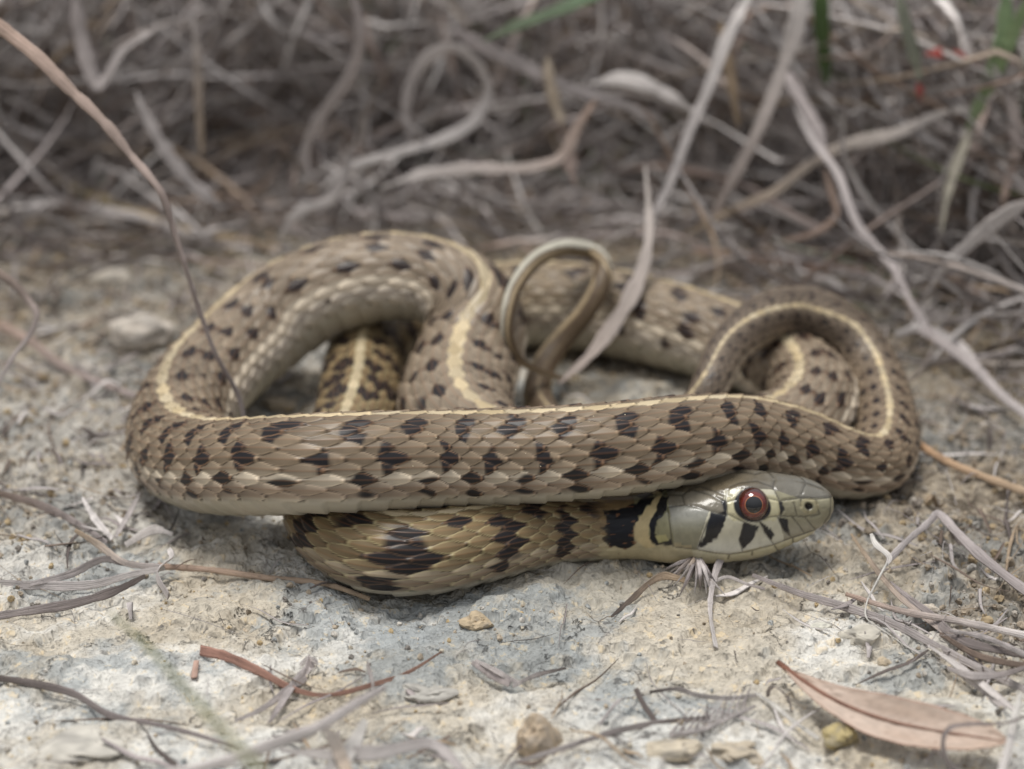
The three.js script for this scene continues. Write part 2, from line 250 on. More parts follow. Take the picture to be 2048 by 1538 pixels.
    best = Math.sqrt(best); const l = sstep(8, 2, best); c = mix3(c, [0.04, 0.036, 0.03], l * 0.6); { const pit = vnoise2(X * 0.16, Y * 0.16, 12), bl = vnoise2(X * 0.035, Y * 0.035, 14); const t = 0.86 + 0.2 * bl + 0.10 * (pit - 0.5); c = [c[0] * t, c[1] * t, c[2] * t]; dh += (pit - 0.5) * 0.000022 - (hash3(Math.floor(X / 34), Math.floor(Y / 34), 3) > 0.8 ? 0.00004 * sstep(12, 4, Math.hypot(X % 34 - 17, Y % 34 - 17)) : 0); } dh -= sstep(18, 2, best) * 0.00013;
    const nost = Math.hypot((X - 1490) / 1.15, Y - 374); if (nost < 34) { c = mix3(c, [0.02, 0.015, 0.013], sstep(32, 20, nost)); dh -= sstep(34, 8, nost) * 0.0005; } else if (nost < 58) c = mix3(c, srgb(186, 172, 130), 0.35);
    return [c, dh];
  }
  const tmp = V(0, 0, 0);
  for (let i = 0; i < nS; i++) {
    const q = st[i], T = q.t, D = q.d.clone().addScaledVector(T, -q.d.dot(T)).normalize(), Sd = T.clone().cross(D).normalize();
    if (q.r) { const c = Math.cos(q.r), n = Math.sin(q.r), d2 = D.clone().multiplyScalar(c).addScaledVector(Sd, n); Sd.copy(T).cross(d2).normalize(); D.copy(d2); }
    const headness = 1 - sstep(9.0, 10.3, q.node), neck = 1 - sstep(19, 33, q.node), tailness = sstep(63, 70, q.node), relief = 0.00052 * clamp(q.b / 0.0072, 0.12, 1.1) * (1 - headness) * (1 - 0.35 * tailness);
    const ex = mix(2, 2.75, headness * sstep(0.5, 4, q.node));
    const pxmm = 0.0722 / 1000;
    for (let j = 0; j < NC; j++) {
      // even angles over the head, even scale rows over the body
      let phiB, row; if (j < ND) { row = (j / (ND - 1) * 2 - 1) * ROWS; phiB = row / ROWS * EDGE; } else { const v = (j - ND + 1) / (NV + 1); phiB = EDGE + v * (2 * Math.PI - 2 * EDGE); row = 99; }
      let phiH = -EDGE + j / NC * 2 * Math.PI; const phi = mix(phiB, phiH, headness);
      const c = Math.cos(phi), n = Math.sin(phi), e = 2 / ex;
      let y = Math.sign(c) * Math.abs(c) ** e, x = Math.sign(n) * Math.abs(n) ** e;
      y *= c < 0 ? q.b * mix(0.93, 1, headness) : q.b; x *= q.a;
      let nx = n / q.a, ny = c / q.b; const nl = Math.hypot(nx, ny); nx /= nl; ny /= nl;
      let C3, h = 0;
      if (q.node < 11.4) {
        const X = (1024 + (q.px - 1024) * (1 + (Math.abs(x) * CS + y * SN) / 0.35) - 1180) * 3.413, Y = (q.py - (y * CS - Math.abs(x) * SN) / pxmm - 900) * 3.413;
        const under = y < 0 && Math.abs(y) / q.b > 0.72 && Y > 700 + (X < 300 ? 20 : 0);
        const [hc, dh] = headPaint(X, Y); C3 = under ? srgb(206, 198, 170) : hc; h = dh * sstep(0.8, 3, q.node);
        // brow and cheek
        h += 0.00035 * Math.exp(-(((X - 1130) / 190) ** 2) - (((Y - 235) / 34) ** 2)) + 0.0003 * Math.exp(-(((X - 690) / 150) ** 2) - (((Y - 500) / 110) ** 2));
      }
      if (q.node > 9.6) {
        let bc, bh = 0;
        const sx = n >= 0 ? 1 : -1;
        if (row > 50) {                                       // belly plates
          const f = q.P - Math.floor(q.P); bc = mix3(BELLY, srgb(170, 168, 150), vnoise(q.P * 0.6, phi * 2, 3) * 0.6); bc = mix3(bc, [bc[0] * 0.45, bc[1] * 0.45, bc[2] * 0.42], sstep(0.93, 1, f)); bh = relief * (f - 0.6) * 0.7;
        } else {
          const r = row, jr0 = Math.round(r); let top = -1, tj = 0, tk = 0, tu = 0, tv = 0, tw = 1;
          for (let dj = -1; dj <= 1; dj++) {
            const jj = jr0 + dj; if (Math.abs(jj) > 10) continue;
            const off = (jj & 1) ? 0.5 : 0, k0 = Math.round(q.P - off);
            for (let dk = -1; dk <= 1; dk++) {
              const kk = k0 + dk, u = q.P - kk - off + 0.09 * (hash3(kk, jj, 31) - 0.5), v = r - jj + 0.14 * (hash3(kk, jj, 32) - 0.5), big = Math.abs(jj) >= 10 ? 0.12 : 0, uu = u > 0 ? u / 0.62 : -u / 0.66; if (uu >= 1) continue;
              const w = (0.87 + big) * (u > 0 ? (1 - uu ** 1.55) ** 0.9 : (1 - uu ** 2.2) ** 0.7); if (Math.abs(v) >= w) continue;
              const av = Math.abs(v) / w, hh = 0.56 + u * 0.55 - 0.22 * av * av - 0.16 * av * (Math.abs(jj) < 10 ? 1 : 0.3) + 0.07 * Math.exp(-v * v / 0.012) * (Math.abs(jj) < 10 ? 1 : 0);
              if (hh > top) { top = hh; tj = jj; tk = k0 + dk; tu = u; tv = v; tw = w; }
            }
          }
          if (top < 0) { bc = mix3([0.018, 0.02, 0.02], srgb(150, 158, 128), neck * 0.35); bh = -relief * 0.3; }
          else {
            const aj = Math.abs(tj), off = (tj & 1) ? 0.5 : 0, rid = hash3(tk, tj, 77), edge = 1 - Math.abs(tv) / tw, tip = tu > 0 ? 1 - tu / 0.6 : 1;
            bc = mix3(mix3(BROWN, OLIVE, neck * 0.85), GREY, tailness * 0.7);
            const midBody = sstep(22, 30, q.node) * sstep(54, 48, q.node); if (aj >= 9) bc = mix3(mix3(FLANK, srgb(214, 203, 188), midBody), bc, neck * 0.3);  // pale mid-body flank, colour lightened further to make up for shade under the arch
            if (aj === 10 && midBody > 0) bc = mix3(bc, BELLY, 0.6 * midBody);
            if (aj === 10) bc = mix3(bc, BELLY, sstep(-0.1, 0.5, Math.abs(r) - 9.9) * 0.85 * (1 - neck * 0.5));
            const lat = aj === 8 ? 0.95 : aj === 7 ? 0.12 : 0; bc = mix3(bc, aj >= 9 ? bc : srgb(150, 136, 118), midBody * 0.8);
            bc = mix3(bc, mix3(LATERAL, srgb(226, 212, 190), midBody), mix(lat, sstep(1.0, 0.55, Math.abs(Math.abs(r) - 7.95)) * 0.95, 0.35 + 0.5 * midBody) * (1 - 0.55 * neck));
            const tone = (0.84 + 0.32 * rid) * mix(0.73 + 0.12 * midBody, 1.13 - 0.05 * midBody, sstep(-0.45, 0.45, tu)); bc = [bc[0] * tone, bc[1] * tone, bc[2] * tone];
            // checkered spots: two rows on each side and one under the side stripe
            const Pm = mix(q.P, tk + off, 0.72), rm = mix(r, tj, 0.85), ar = Math.abs(rm), psi = q.psi + (Pm - q.P) / mix(3.2, 2.0, 1 - neck) + (sx > 0 ? 0.07 : 0) , w1 = psi - Math.round(psi), w2 = psi + 0.5 - Math.round(psi + 0.5);
            const jit = (vnoise(q.P * 0.9, r * 0.9, 9) - 0.5) * 0.6 + (rid - 0.5) * 0.45, amp = 1 - 0.25 * tailness;
            const up = ((w1) / 0.168) ** 2 + ((ar - 2.6) / 1.75) ** 2, lo = ((w2) / 0.162) ** 2 + ((ar - 6.0) / 1.6) ** 2, be = ((w1 - 0.14) / 0.155) ** 2 + ((ar - 8.9) / 1.25) ** 2 + midBody * 0.45;
            const nb = (w1 / 0.21) ** 2 + ((ar - 5.3) / 3.5) ** 2, nt = (w2 / 0.2) ** 2 + ((ar - 2.1) / 1.3) ** 2;
            const body = Math.min(up, lo, be * 1.15), nk = Math.min(nb, nt, be * 1.3), spot = mix(body, nk, sstep(0.4, 0.7, neck)) + jit;
            const onStripe = Math.abs(r) < (0.57 - 0.12 * Math.max(tailness, sstep(52, 57, q.node))) + 0.22 * (hash3(tk, 3, 9) - 0.5) + 0.12 * Math.cos(q.P * Math.PI * 2);
            let blk = sstep(1.02 * amp, 0.86 * amp, spot);
            if (tailness > 0.5) blk = Math.max(blk * 0.8, sstep(0.5, 0.8, tailness) * sstep(1.6, 1, Math.abs(ar - 3.2)) * 0.35);
            if (onStripe) { bc = mix3(PALE, CREAM, 0.55 + 0.45 * hash3(tk, tj, 8)); const t2 = 0.72 + 0.36 * rid; bc = [bc[0] * t2, bc[1] * t2, bc[2] * t2]; blk *= sstep(0.45, 0.8, Math.abs(r)); }
            bc = mix3(bc, BLACK, blk * 0.97);
            const keel = Math.exp(-tv * tv / 0.006) * (aj < 10 ? 1 : 0.2); bc = mix3(bc, blk > 0.5 ? mix3(RUST, BLACK, 0.45) : mix3(bc, RUST, 0.55), keel * (onStripe ? 0.15 : 0.5) * (1 - tailness));
            // rim of the scale: a dark seam, inside it a paler border
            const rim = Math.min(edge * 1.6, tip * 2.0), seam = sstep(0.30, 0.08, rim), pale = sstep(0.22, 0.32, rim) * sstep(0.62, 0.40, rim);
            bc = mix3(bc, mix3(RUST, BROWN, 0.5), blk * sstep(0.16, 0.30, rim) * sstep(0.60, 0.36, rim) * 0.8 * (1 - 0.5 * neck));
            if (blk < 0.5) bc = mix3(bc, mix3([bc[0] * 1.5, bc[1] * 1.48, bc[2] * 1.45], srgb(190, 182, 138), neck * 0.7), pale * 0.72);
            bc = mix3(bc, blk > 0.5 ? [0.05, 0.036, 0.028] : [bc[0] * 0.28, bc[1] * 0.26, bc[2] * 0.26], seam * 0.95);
            bh = relief * (top - 0.45);
          }
        }
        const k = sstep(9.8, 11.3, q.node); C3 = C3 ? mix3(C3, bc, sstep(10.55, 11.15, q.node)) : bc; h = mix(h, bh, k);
      }
      if (q.node > 77) {                                        // the tail: dark back, pale side stripes, pale underside
        const v = sstep(77, 80, q.node), af = Math.abs(phi > Math.PI ? phi - 2 * Math.PI : phi), fleck = 0.85 + 0.3 * vnoise(q.P * 1.1, phi * 3, 5);
        let t = mix3(srgb(104, 86, 66), srgb(186, 165, 130), sstep(0.85, 1.1, af)); t = mix3(t, srgb(92, 78, 62), sstep(1.35, 1.5, af)); t = mix3(t, srgb(206, 202, 186), sstep(1.75, 1.95, af));
        C3 = mix3(C3, [t[0] * fleck, t[1] * fleck, t[2] * fleck], v * 0.82);
      }
      const k = (i * NC + j) * 3;
      x += nx * h; y += ny * h;
      pos[k] = q.p.x + D.x * y + Sd.x * x; pos[k + 1] = q.p.y + D.y * y + Sd.y * x; pos[k + 2] = q.p.z + D.z * y + Sd.z * x;
      col[k] = C3[0]; col[k + 1] = C3[1]; col[k + 2] = C3[2];
    }
  }
  let k = 0, split = 0;
  for (let i = 0; i < nS - 1; i++) { for (let j = 0; j < NC; j++) { const j2 = (j + 1) % NC, a = i * NC + j, b = i * NC + j2, c = a + NC, d = b + NC; idx.set([a, b, c, b, d, c], k); k += 6; } if (st[i].node < 9.3) split = k; }
  const g = geomOf(pos, idx.subarray(0, k), col); g.addGroup(0, split, 0); g.addGroup(split, k - split, 1);
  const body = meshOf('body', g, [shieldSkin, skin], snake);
  console.log('snake stations', nS, 'verts', nS * NC, 'length mm', (s * 1000).toFixed(0));
  { // grains of sand that stick to the back
    const r = rngOf(31), ng = 70, gg = new THREE.IcosahedronGeometry(1, 1), im = new THREE.InstancedMesh(gg, new THREE.MeshStandardMaterial({ color: new THREE.Color(0.62, 0.55, 0.40), roughness: 0.8 }), ng), M = new THREE.Matrix4(), Q = new THREE.Quaternion();
    const pick = st.map((q, i) => [q.node, i]).filter(([n]) => (n > 13 && n < 17) || (n > 56 && n < 66)).map(([, i]) => i), hot = Array.from({ length: 12 }, () => [pick[Math.floor(r() * pick.length)], Math.floor(ND * (0.45 + 0.42 * r()))]);
    for (let i = 0; i < ng; i++) { const [h0, h1] = hot[Math.floor(r() * hot.length)], far = r() < 0.4, si = far ? pick[Math.floor(r() * pick.length)] : clamp(h0 + Math.floor((r() - 0.5) * 26), 0, nS - 1), ji = far ? Math.floor(ND * (0.4 + 0.5 * r())) : clamp(h1 + Math.floor((r() - 0.5) * 24), 0, ND - 1), k = (si * NC + ji) * 3, q = (0.05 + 0.11 * r() * r()) * 0.001; M.compose(V(pos[k], pos[k + 1], pos[k + 2]), Q.setFromEuler(new THREE.Euler(r() * 6, r() * 6, 0)), V(q * 1.3, q, q)); im.setMatrixAt(i, M); }
    im.name = numbered('sand'); im.castShadow = im.receiveShadow = true; scene.add(im); tag(im, 'tiny pale sand specks stuck to the scales of the snake', 'sand', null, 'stuff');
  }
  // the eyes: a bulging ball each, with a pupil set in a gold rim
  const hq = st.find((q) => q.node >= 6 - 0.05), T = hq.t, D = hq.d.clone().addScaledVector(T, -hq.d.dot(T)).normalize(), Sd = T.clone().cross(D).normalize();
  const eyeMat = new THREE.MeshPhysicalMaterial({ vertexColors: true, roughness: 0.12, specularIntensity: 1, clearcoat: 1, clearcoatRoughness: 0.03 });
  for (const side of [-1, 1]) {
    const r = 0.00247, gE = new THREE.SphereGeometry(r, 96, 64); gE.rotateX(Math.PI / 2);   // the pole looks along +z
    const pc = gE.attributes.position, cc = new Float32Array(pc.count * 3);
    for (let i = 0; i < pc.count; i++) {
      const ang = Math.acos(clamp(pc.getZ(i) / r, -1, 1)), az = Math.atan2(pc.getY(i), pc.getX(i)), f = vnoise2(Math.cos(az) * 9 + 20, Math.sin(az) * 9 + ang * 3, 8) * 0.6 + 0.4 * vnoise2(Math.cos(az) * 30 + 40, Math.sin(az) * 30 + ang * 14, 18);
      let c = mix3([0.08, 0.007, 0.005], [0.19, 0.019, 0.008], f); c = mix3(c, [0.05, 0.012, 0.008], sstep(0.72, 0.98, ang)); c = mix3(c, [0.42, 0.16, 0.06], sstep(0.06, 0.0, Math.abs(ang - 0.53)) * 0.9);
      cc.set(c, i * 3);
    }
    gE.setAttribute('color', new THREE.BufferAttribute(cc, 3));
    const eye = meshOf('eye', gE, eyeMat, snake), nrm = D.clone().multiplyScalar(0.40).addScaledVector(Sd, side * 0.916).addScaledVector(T, -0.06).normalize();
    const mid = hq.p.clone().addScaledVector(D, 0.00395).addScaledVector(Sd, side * 0.00496).addScaledVector(T, 0.00015).addScaledVector(D, 0.00012).addScaledVector(nrm, side < 0 ? -0.00128 : -0.0019);
    { const w = mid.clone().addScaledVector(nrm, r), v = w.clone().sub(EYE), dz = -(v.y * SN + v.z * CS); console.log('eye at', (1024 + v.x / dz / TAN * 769).toFixed(0), (769 - (v.y * CS - v.z * SN) / dz / TAN * 769).toFixed(0)); }
    eye.position.copy(mid); eye.quaternion.setFromUnitVectors(V(0, 0, 1), nrm);
    const gp = new THREE.SphereGeometry(r * 1.012, 48, 16, 0, Math.PI * 2, 0, 0.5); gp.rotateX(Math.PI / 2);
    meshOf('pupil', gp, new THREE.MeshPhysicalMaterial({ color: 0x020203, roughness: 0.08, clearcoat: 1, clearcoatRoughness: 0.02 }), eye);
  }
  // clearance between strands that lie far apart along the body
  const seen = new Map();
  for (let i = 0; i < bodyAt.length; i++) for (let j = i + 1; j < bodyAt.length; j++) { const A = bodyAt[i], B = bodyAt[j]; if (B[2] - A[2] < 0.03) continue; const gap = A[0].distanceTo(B[0]) - (A[1] + A[4] + B[1] + B[4]) / 2; if (gap < -0.0012) { const key = Math.round(A[3] / 3) + '/' + Math.round(B[3] / 3); if (!(seen.get(key)?.[0] < gap)) seen.set(key, [gap, A[3], B[3]]); } }
  for (const v of seen.values()) console.log('overlap', (v[0] * 1000).toFixed(1), 'mm nodes', v[1].toFixed(1), v[2].toFixed(1));
}
// ---------------------------------------------------------------- strands: stems, blades and straws
const fibreTex = (() => {
  const n = 256, d = new Uint8Array(n * n * 4), r = rngOf(55);
  for (let y = 0; y < n; y++) for (let x = 0; x < n; x++) {
    const p = (f, g, sd) => { const X = x / n * f, Y = y / n * g, ix = Math.floor(X), iy = Math.floor(Y), fx = X - ix, fy = Y - iy, c = (a, b) => hash3((ix + a) % f, (iy + b) % g, sd); return mix(mix(c(0, 0), c(1, 0), fx), mix(c(0, 1), c(1, 1), fx), fy); };
    const v = 0.40 * p(40, 5, 1) + 0.30 * p(90, 10, 2) + 0.18 * p(14, 16, 3) + 0.12 * p(128, 128, 4), spot = p(30, 60, 5) > 0.88 ? 0.72 : 1, k = (y * n + x) * 4, q = 255 * clamp((0.62 + 0.62 * (v - 0.18)) * spot);
    d[k] = d[k + 1] = d[k + 2] = q; d[k + 3] = 255;
  }
  const t = new THREE.DataTexture(d, n, n); t.wrapS = t.wrapT = THREE.RepeatWrapping; t.magFilter = THREE.LinearFilter; t.needsUpdate = true; return t;
})();
const dry = new THREE.MeshStandardMaterial({ vertexColors: true, roughness: 0.82, map: fibreTex, bumpMap: fibreTex, bumpScale: 0.00022 });
const C_GREY = [0.48, 0.435, 0.42], C_PALE = [0.68, 0.63, 0.60], C_MAUVE = [0.375, 0.328, 0.318], C_TAN = [0.40, 0.30, 0.205], C_PINK = [0.41, 0.295, 0.235], C_BROWN = [0.19, 0.14, 0.11], C_DARK = [0.13, 0.105, 0.095], C_GREEN = [0.13, 0.20, 0.065], C_WHITE = [0.66, 0.63, 0.58], C_OCHRE = [0.42, 0.34, 0.19];
// a tapered strand with a flat or round section: pts are Vector3, w the width in mm along it, flat the thickness over the width
function strandInto(P, I, C, pts, o, UV) {
  const curve = pts.length > 2 ? new THREE.CatmullRomCurve3(pts, false, 'centripetal') : new THREE.LineCurve3(pts[0], pts[1]);
  const n = o.n ?? 24, m = o.m ?? 6, base = P.length / 3, rnd = rngOf(o.seed ?? 1), W = o.w, flat = o.flat ?? 0.3, sd = o.seed ?? 1;
  let N = null; const tan = V(0, 0, 0), B = V(0, 0, 0), p = V(0, 0, 0), tw0 = o.twist0 ?? 0, tw = o.twist ?? 0, fold = o.fold ?? 0.25;
  const clen = curve.getLength(); const streak = []; for (let j = 0; j < m; j++) streak.push(0.84 + 0.32 * rnd());
  for (let i = 0; i <= n; i++) {
    const t = i / n; curve.getPoint(t, p); curve.getTangent(t, tan);
    if (!N) { N = o.face ? o.face.clone() : V(0, 0.35, 1); }
    N.addScaledVector(tan, -N.dot(tan)); if (N.lengthSq() < 1e-8) N.set(tan.y, -tan.x, 0.1); N.normalize(); B.copy(tan).cross(N);
    const k = t * (W.length - 1), a = Math.min(W.length - 2, Math.floor(k)), w = Math.max(0.02, W.length > 1 ? mix(W[a], W[a + 1], k - a) : W[0]) * 0.0005 * (1 + 0.3 * (vnoise2(t * clen * 420, sd, 3) - 0.5) + 0.2 * (vnoise2(t * clen * 1500, sd, 13) - 0.5));
    const ang = tw0 + tw * t, ca = Math.cos(ang), sa = Math.sin(ang), tone = 0.82 + 0.36 * vnoise2(t * n * 0.22 + sd, sd * 1.7, 6), c2 = o.c2 ? mix3(o.c, o.c2, t) : o.c;
    for (let j = 0; j < m; j++) {
      const th = j / m * Math.PI * 2, u = Math.cos(th) * w, v = Math.sin(th) * w * flat + fold * w * Math.abs(Math.cos(th)) * (1 - flat);
      const x = u * ca - v * sa, y = u * sa + v * ca;
      P.push(p.x + B.x * x + N.x * y, p.y + B.y * x + N.y * y, p.z + B.z * x + N.z * y);
      if (UV) UV.push(j / m + sd * 0.37, t * clen / 0.012 + sd * 0.21); const k2 = 1.18 * tone * streak[j]; C.push(c2[0] * k2, c2[1] * k2, c2[2] * k2);
    }
  }
  for (let i = 0; i < n; i++) for (let j = 0; j < m; j++) { const a = base + i * m + j, b = base + i * m + (j + 1) % m; I.push(a, b, a + m, b, b + m, a + m); }
  for (const [s, e] of [[base, 1], [base + n * m, 0]]) for (let j = 1; j < m - 1; j++) e ? I.push(s, s + j + 1, s + j) : I.push(s, s + j, s + j + 1);
}
let thin = 0.78;
function strandGeom(list) { const P = [], I = [], C = [], U = []; for (const [pts, o] of list) { const jit = pts.map((v, i) => i && i < pts.length - 1 ? v.clone().add(V(hash3(i, o.seed, 1) - 0.5, (hash3(i, o.seed, 2) - 0.5) * 0.6, hash3(i, o.seed, 3) - 0.5).multiplyScalar(0.0007)) : v); strandInto(P, I, C, o.straight ? pts : jit, { n: 64, m: 10, ...o, w: o.straight ? o.w : o.w.map((v) => v * thin) }, U); } return geomOf(P, I, C, U); }
let strandSeed = 100;
// one strand that lies on the ground or stands, given by its places; several entries are its parts
function strand(name, label, category, parts, group) {
  const seeds = parts.map(() => strandSeed++);
  if (parts.length === 1) { const { pts, ...o } = parts[0]; return tag(meshOf(name, strandGeom([[pts, { seed: seeds[0], ...o }]]), dry), label, category, group); }
  const g = new THREE.Group(); g.name = numbered(name); g.position.copy(parts[0].pts[0]); scene.add(g); tag(g, label, category, group);
  parts.forEach(({ pts, part, ...o }, i) => { const q = meshOf(part ?? 'blade', strandGeom([[pts.map((v) => v.clone().sub(g.position)), { seed: seeds[i], ...o }]]), dry, g); q.position.set(0, 0, 0); });
  return g;
}
const G = (...l) => l.map(([x, y, h]) => at(x, y, h));       // lying: px, py, mm above the ground
const Z = (z0, z1, ...l) => l.map(([x, y], i) => atZ(x, y, mix(z0, z1, i / (l.length - 1))));   // standing in a plane that runs from z0 to z1 mm
const rest = (l, lift = 0.5) => l.map((v) => v.setY(Math.max(v.y, groundHeight(v.x, v.z) + lift * 0.001)));

// ---- stems round the snake, one by one
strand('grass_stalk', 'long brown curved grass stem arching over the left coils', 'grass stem', [{ pts: Z(22, 34, [-60, 5], [0, 58], [70, 112], [135, 178], [205, 245], [265, 312], [318, 385], [350, 460], [372, 535], [398, 625], [432, 708], [470, 790], [490, 852]), w: [2.5, 2.7, 2.6, 2.4, 2.1, 1.9, 1.8, 1.6, 1.4], c: C_PINK, c2: C_MAUVE, flat: 0.5, n: 90, twist: 2.2, fold: 0.5 }]);
strand('grass_stalk', 'pale pinkish flat blade drooping beside the curled tail tip', 'grass blade', [{ pts: Z(-22, 12, [1290, 330], [1294, 400], [1297, 470], [1282, 545], [1250, 615], [1212, 672], [1170, 722], [1118, 766]), w: [0.5, 1.5, 2.3, 3.0, 3.6, 3.2, 2.0, 0.9], c: [0.46, 0.41, 0.375], c2: [0.40, 0.33, 0.29], flat: 0.12, n: 60, twist: 0.4, fold: 0.3 }]);
strand('twig', 'thin brown twig hooked downward at the left edge of the photo', 'twig', [{ pts: Z(20, 30, [-30, 535], [20, 560], [58, 600], [72, 632], [58, 668], [28, 710], [-5, 770]), w: [2.0, 1.9, 1.6, 1.4, 1.0, 0.8], c: C_BROWN, c2: C_MAUVE, flat: 0.6, n: 50 }]);
strand('straw', 'pinkish stem crossing behind the brown hooked twig', 'straw', [{ pts: rest(G([-20, 640, 4], [60, 680, 3], [130, 730, 2], [250, 785, 1], [300, 800, 1])), w: [2.2, 2.0, 1.6, 1.0], c: C_PINK, c2: C_MAUVE }]);
strand('straw', 'thick yellowish grey stalk lying behind the left coils', 'straw', [{ pts: rest(G([105, 352, 6], [170, 388, 5], [260, 425, 4], [370, 460, 3], [470, 480, 2], [560, 500, 2])), w: [2.2, 3.0, 3.0, 2.6, 2.0], c: C_OCHRE, c2: C_TAN, flat: 0.45 }]);
strand('straw', 'grey straw running in from the left edge to the yellowish stalk', 'straw', [{ pts: rest(G([-30, 398, 5], [80, 405, 5], [200, 420, 5], [300, 440, 5], [400, 478, 4])), w: [2.0, 2.2, 2.0, 1.4], c: C_PALE, c2: C_GREY }]);
strand('straw', 'orange tan stem poking out at the right bend of the snake', 'straw', [{ pts: rest(G([1815, 868, 3], [1850, 895, 2.6], [1905, 928, 2], [1975, 958, 1.6], [2070, 990, 1.4])), w: [1.6, 1.9, 1.8, 1.6], c: [0.45, 0.27, 0.15], c2: C_TAN, flat: 0.6 }]);
strand('straw', 'pink orange stalk lying level behind the right ring', 'straw', [{ pts: rest(G([1380, 498, 4], [1480, 512, 4], [1590, 528, 4], [1700, 540, 4], [1760, 545, 3])), w: [1.6, 2.4, 2.2, 1.4], c: C_PINK, c2: [0.4, 0.25, 0.18] }]);
strand('straw', 'thick mauve straw sloping down right of the ring', 'straw', [{ pts: rest(G([1830, 655, 6], [1885, 688, 5], [1950, 735, 4], [2000, 790, 3], [2080, 850, 2])), w: [1.6, 2.2, 2.2, 1.8], c: C_MAUVE, c2: C_GREY, flat: 0.35 }]);
strand('straw', 'short grey straw pointing at the ring from the right', 'straw', [{ pts: rest(G([1790, 668, 7], [1850, 655, 6], [1920, 690, 4], [1960, 735, 3])), w: [1.0, 2.0, 2.2, 1.2], c: C_PALE, c2: C_GREY }]);
strand('straw', 'long reddish straw running under the neck from the left', 'straw', [{ part: 'stem', pts: rest(G([315, 1132, 1.2], [420, 1138, 1.2], [540, 1158, 1], [650, 1182, 0.8], [740, 1198, 0.6])), w: [1.3, 1.2, 1.1, 0.9], c: C_PINK, c2: C_TAN, flat: 0.6 }, { part: 'sheath', pts: rest(G([150, 1060, 5], [200, 1090, 3.5], [255, 1125, 2.4], [320, 1134, 1.5])), w: [0.7, 1.5, 1.5, 1.0], c: C_TAN, c2: C_GREY, flat: 0.25 }, { part: 'knot', pts: rest(G([338, 1098, 2.8], [345, 1118, 3], [322, 1132, 2.6], [318, 1150, 1.6], [338, 1192, 0.8])), w: [1.0, 1.6, 1.5, 1.6, 2.0], c: C_PALE, c2: C_GREY, flat: 0.2 }]);
strand('straw', 'grey blade lying from the left edge up to the knotted straw', 'straw', [{ pts: rest(G([-30, 1166, 1.4], [80, 1172, 1.4], [180, 1168, 1.4], [260, 1150, 1.6], [330, 1136, 2])), w: [1.6, 1.7, 1.3, 1.0], c: C_GREY, c2: C_PALE, flat: 0.2 }]);
strand('straw', 'lower dark grey blade at left, bent beneath the knotted straw', 'straw', [{ pts: rest(G([-30, 1236, 0.6], [60, 1222, 0.6], [150, 1205, 0.8], [230, 1182, 1], [290, 1152, 1.4])), w: [1.2, 1.7, 1.7, 0.8], c: C_MAUVE, c2: C_DARK, flat: 0.2 }]);
strand('straw', 'upper blue grey split blade at left with a dark edge', 'straw', [{ pts: rest(G([60, 1168, 2], [140, 1150, 2.4], [210, 1118, 2.2], [250, 1130, 2]), 1), w: [0.8, 1.4, 1.3, 0.5], c: C_GREY, c2: C_DARK, flat: 0.2 }]);
strand('straw', 'brown straw sloping down at left toward the rock', 'straw', [{ pts: rest(G([-20, 985, 2], [80, 1012, 2], [150, 1040, 1.6], [215, 1085, 1.2])), w: [1.3, 1.7, 1.5, 0.8], c: C_BROWN, c2: C_MAUVE }]);
strand('straw', 'pale frayed flake leaning on soil left of the front coil', 'straw', [{ pts: rest(G([165, 995, 3], [185, 1035, 2], [225, 1078, 1.2])), w: [0.6, 1.6, 1.0], c: C_PALE, flat: 0.2 }, { pts: rest(G([280, 985, 3], [255, 1030, 2], [230, 1075, 1.2])), w: [0.6, 1.2, 0.9], c: C_GREY, flat: 0.2 }, { pts: rest(G([250, 1090, 1.2], [310, 1060, 1.4], [345, 1068, 1])), w: [1, 1.8, 0.8], c: C_PALE, flat: 0.2 }]);
strand('straw', 'red brown curved straw lying alone on the pale rock', 'straw', [{ pts: rest(G([402, 1302, 1.2], [450, 1322, 1], [520, 1352, 0.8], [590, 1378, 0.8], [660, 1390, 0.8], [735, 1380, 0.8], [810, 1345, 1], [884, 1303, 1.6])), w: [1.9, 1.8, 1.5, 1.1, 0.8, 0.9, 0.8, 0.3], c: [0.40, 0.22, 0.17], c2: [0.34, 0.2, 0.15], flat: 0.22, n: 70 }]);
strand('straw', 'small pink chip of stalk standing beside the red brown straw', 'straw', [{ pts: rest(G([393, 1322, 1], [388, 1358, 0.6])), w: [1.0, 1.0], c: [0.45, 0.3, 0.24], n: 6 }]);
strand('straw', 'frayed grey husk forked under the red brown straw', 'straw', [{ pts: rest(G([470, 1442, 0.5], [520, 1415, 0.8], [570, 1385, 1], [605, 1352, 1.2], [622, 1322, 1])), w: [0.5, 1.0, 1.4, 2.0, 2.2], c: C_GREY, c2: C_MAUVE, flat: 0.15 }, { pts: rest(G([538, 1446, 0.4], [555, 1415, 0.8], [585, 1372, 1.2], [618, 1338, 1])), w: [0.4, 1.2, 1.3, 1.5], c: C_MAUVE, c2: C_GREY, flat: 0.15 }, { pts: rest(G([600, 1330, 1.2], [616, 1318, 1.6], [634, 1336, 1.2], [622, 1358, 0.8])), w: [0.6, 1.2, 1.2, 0.5], c: C_PALE, flat: 0.15 }]);
strand('straw', 'long dark thin stem across the lower left rock', 'straw', [{ pts: rest(G([-30, 1352, 1], [60, 1366, 1], [140, 1388, 1], [220, 1428, 1], [300, 1442, 0.8], [390, 1466, 0.6], [480, 1498, 0.5])), w: [1.2, 1.4, 1.3, 1.2, 0.8, 0.9, 0.6], c: C_DARK, c2: C_MAUVE, flat: 0.4, n: 60 }]);
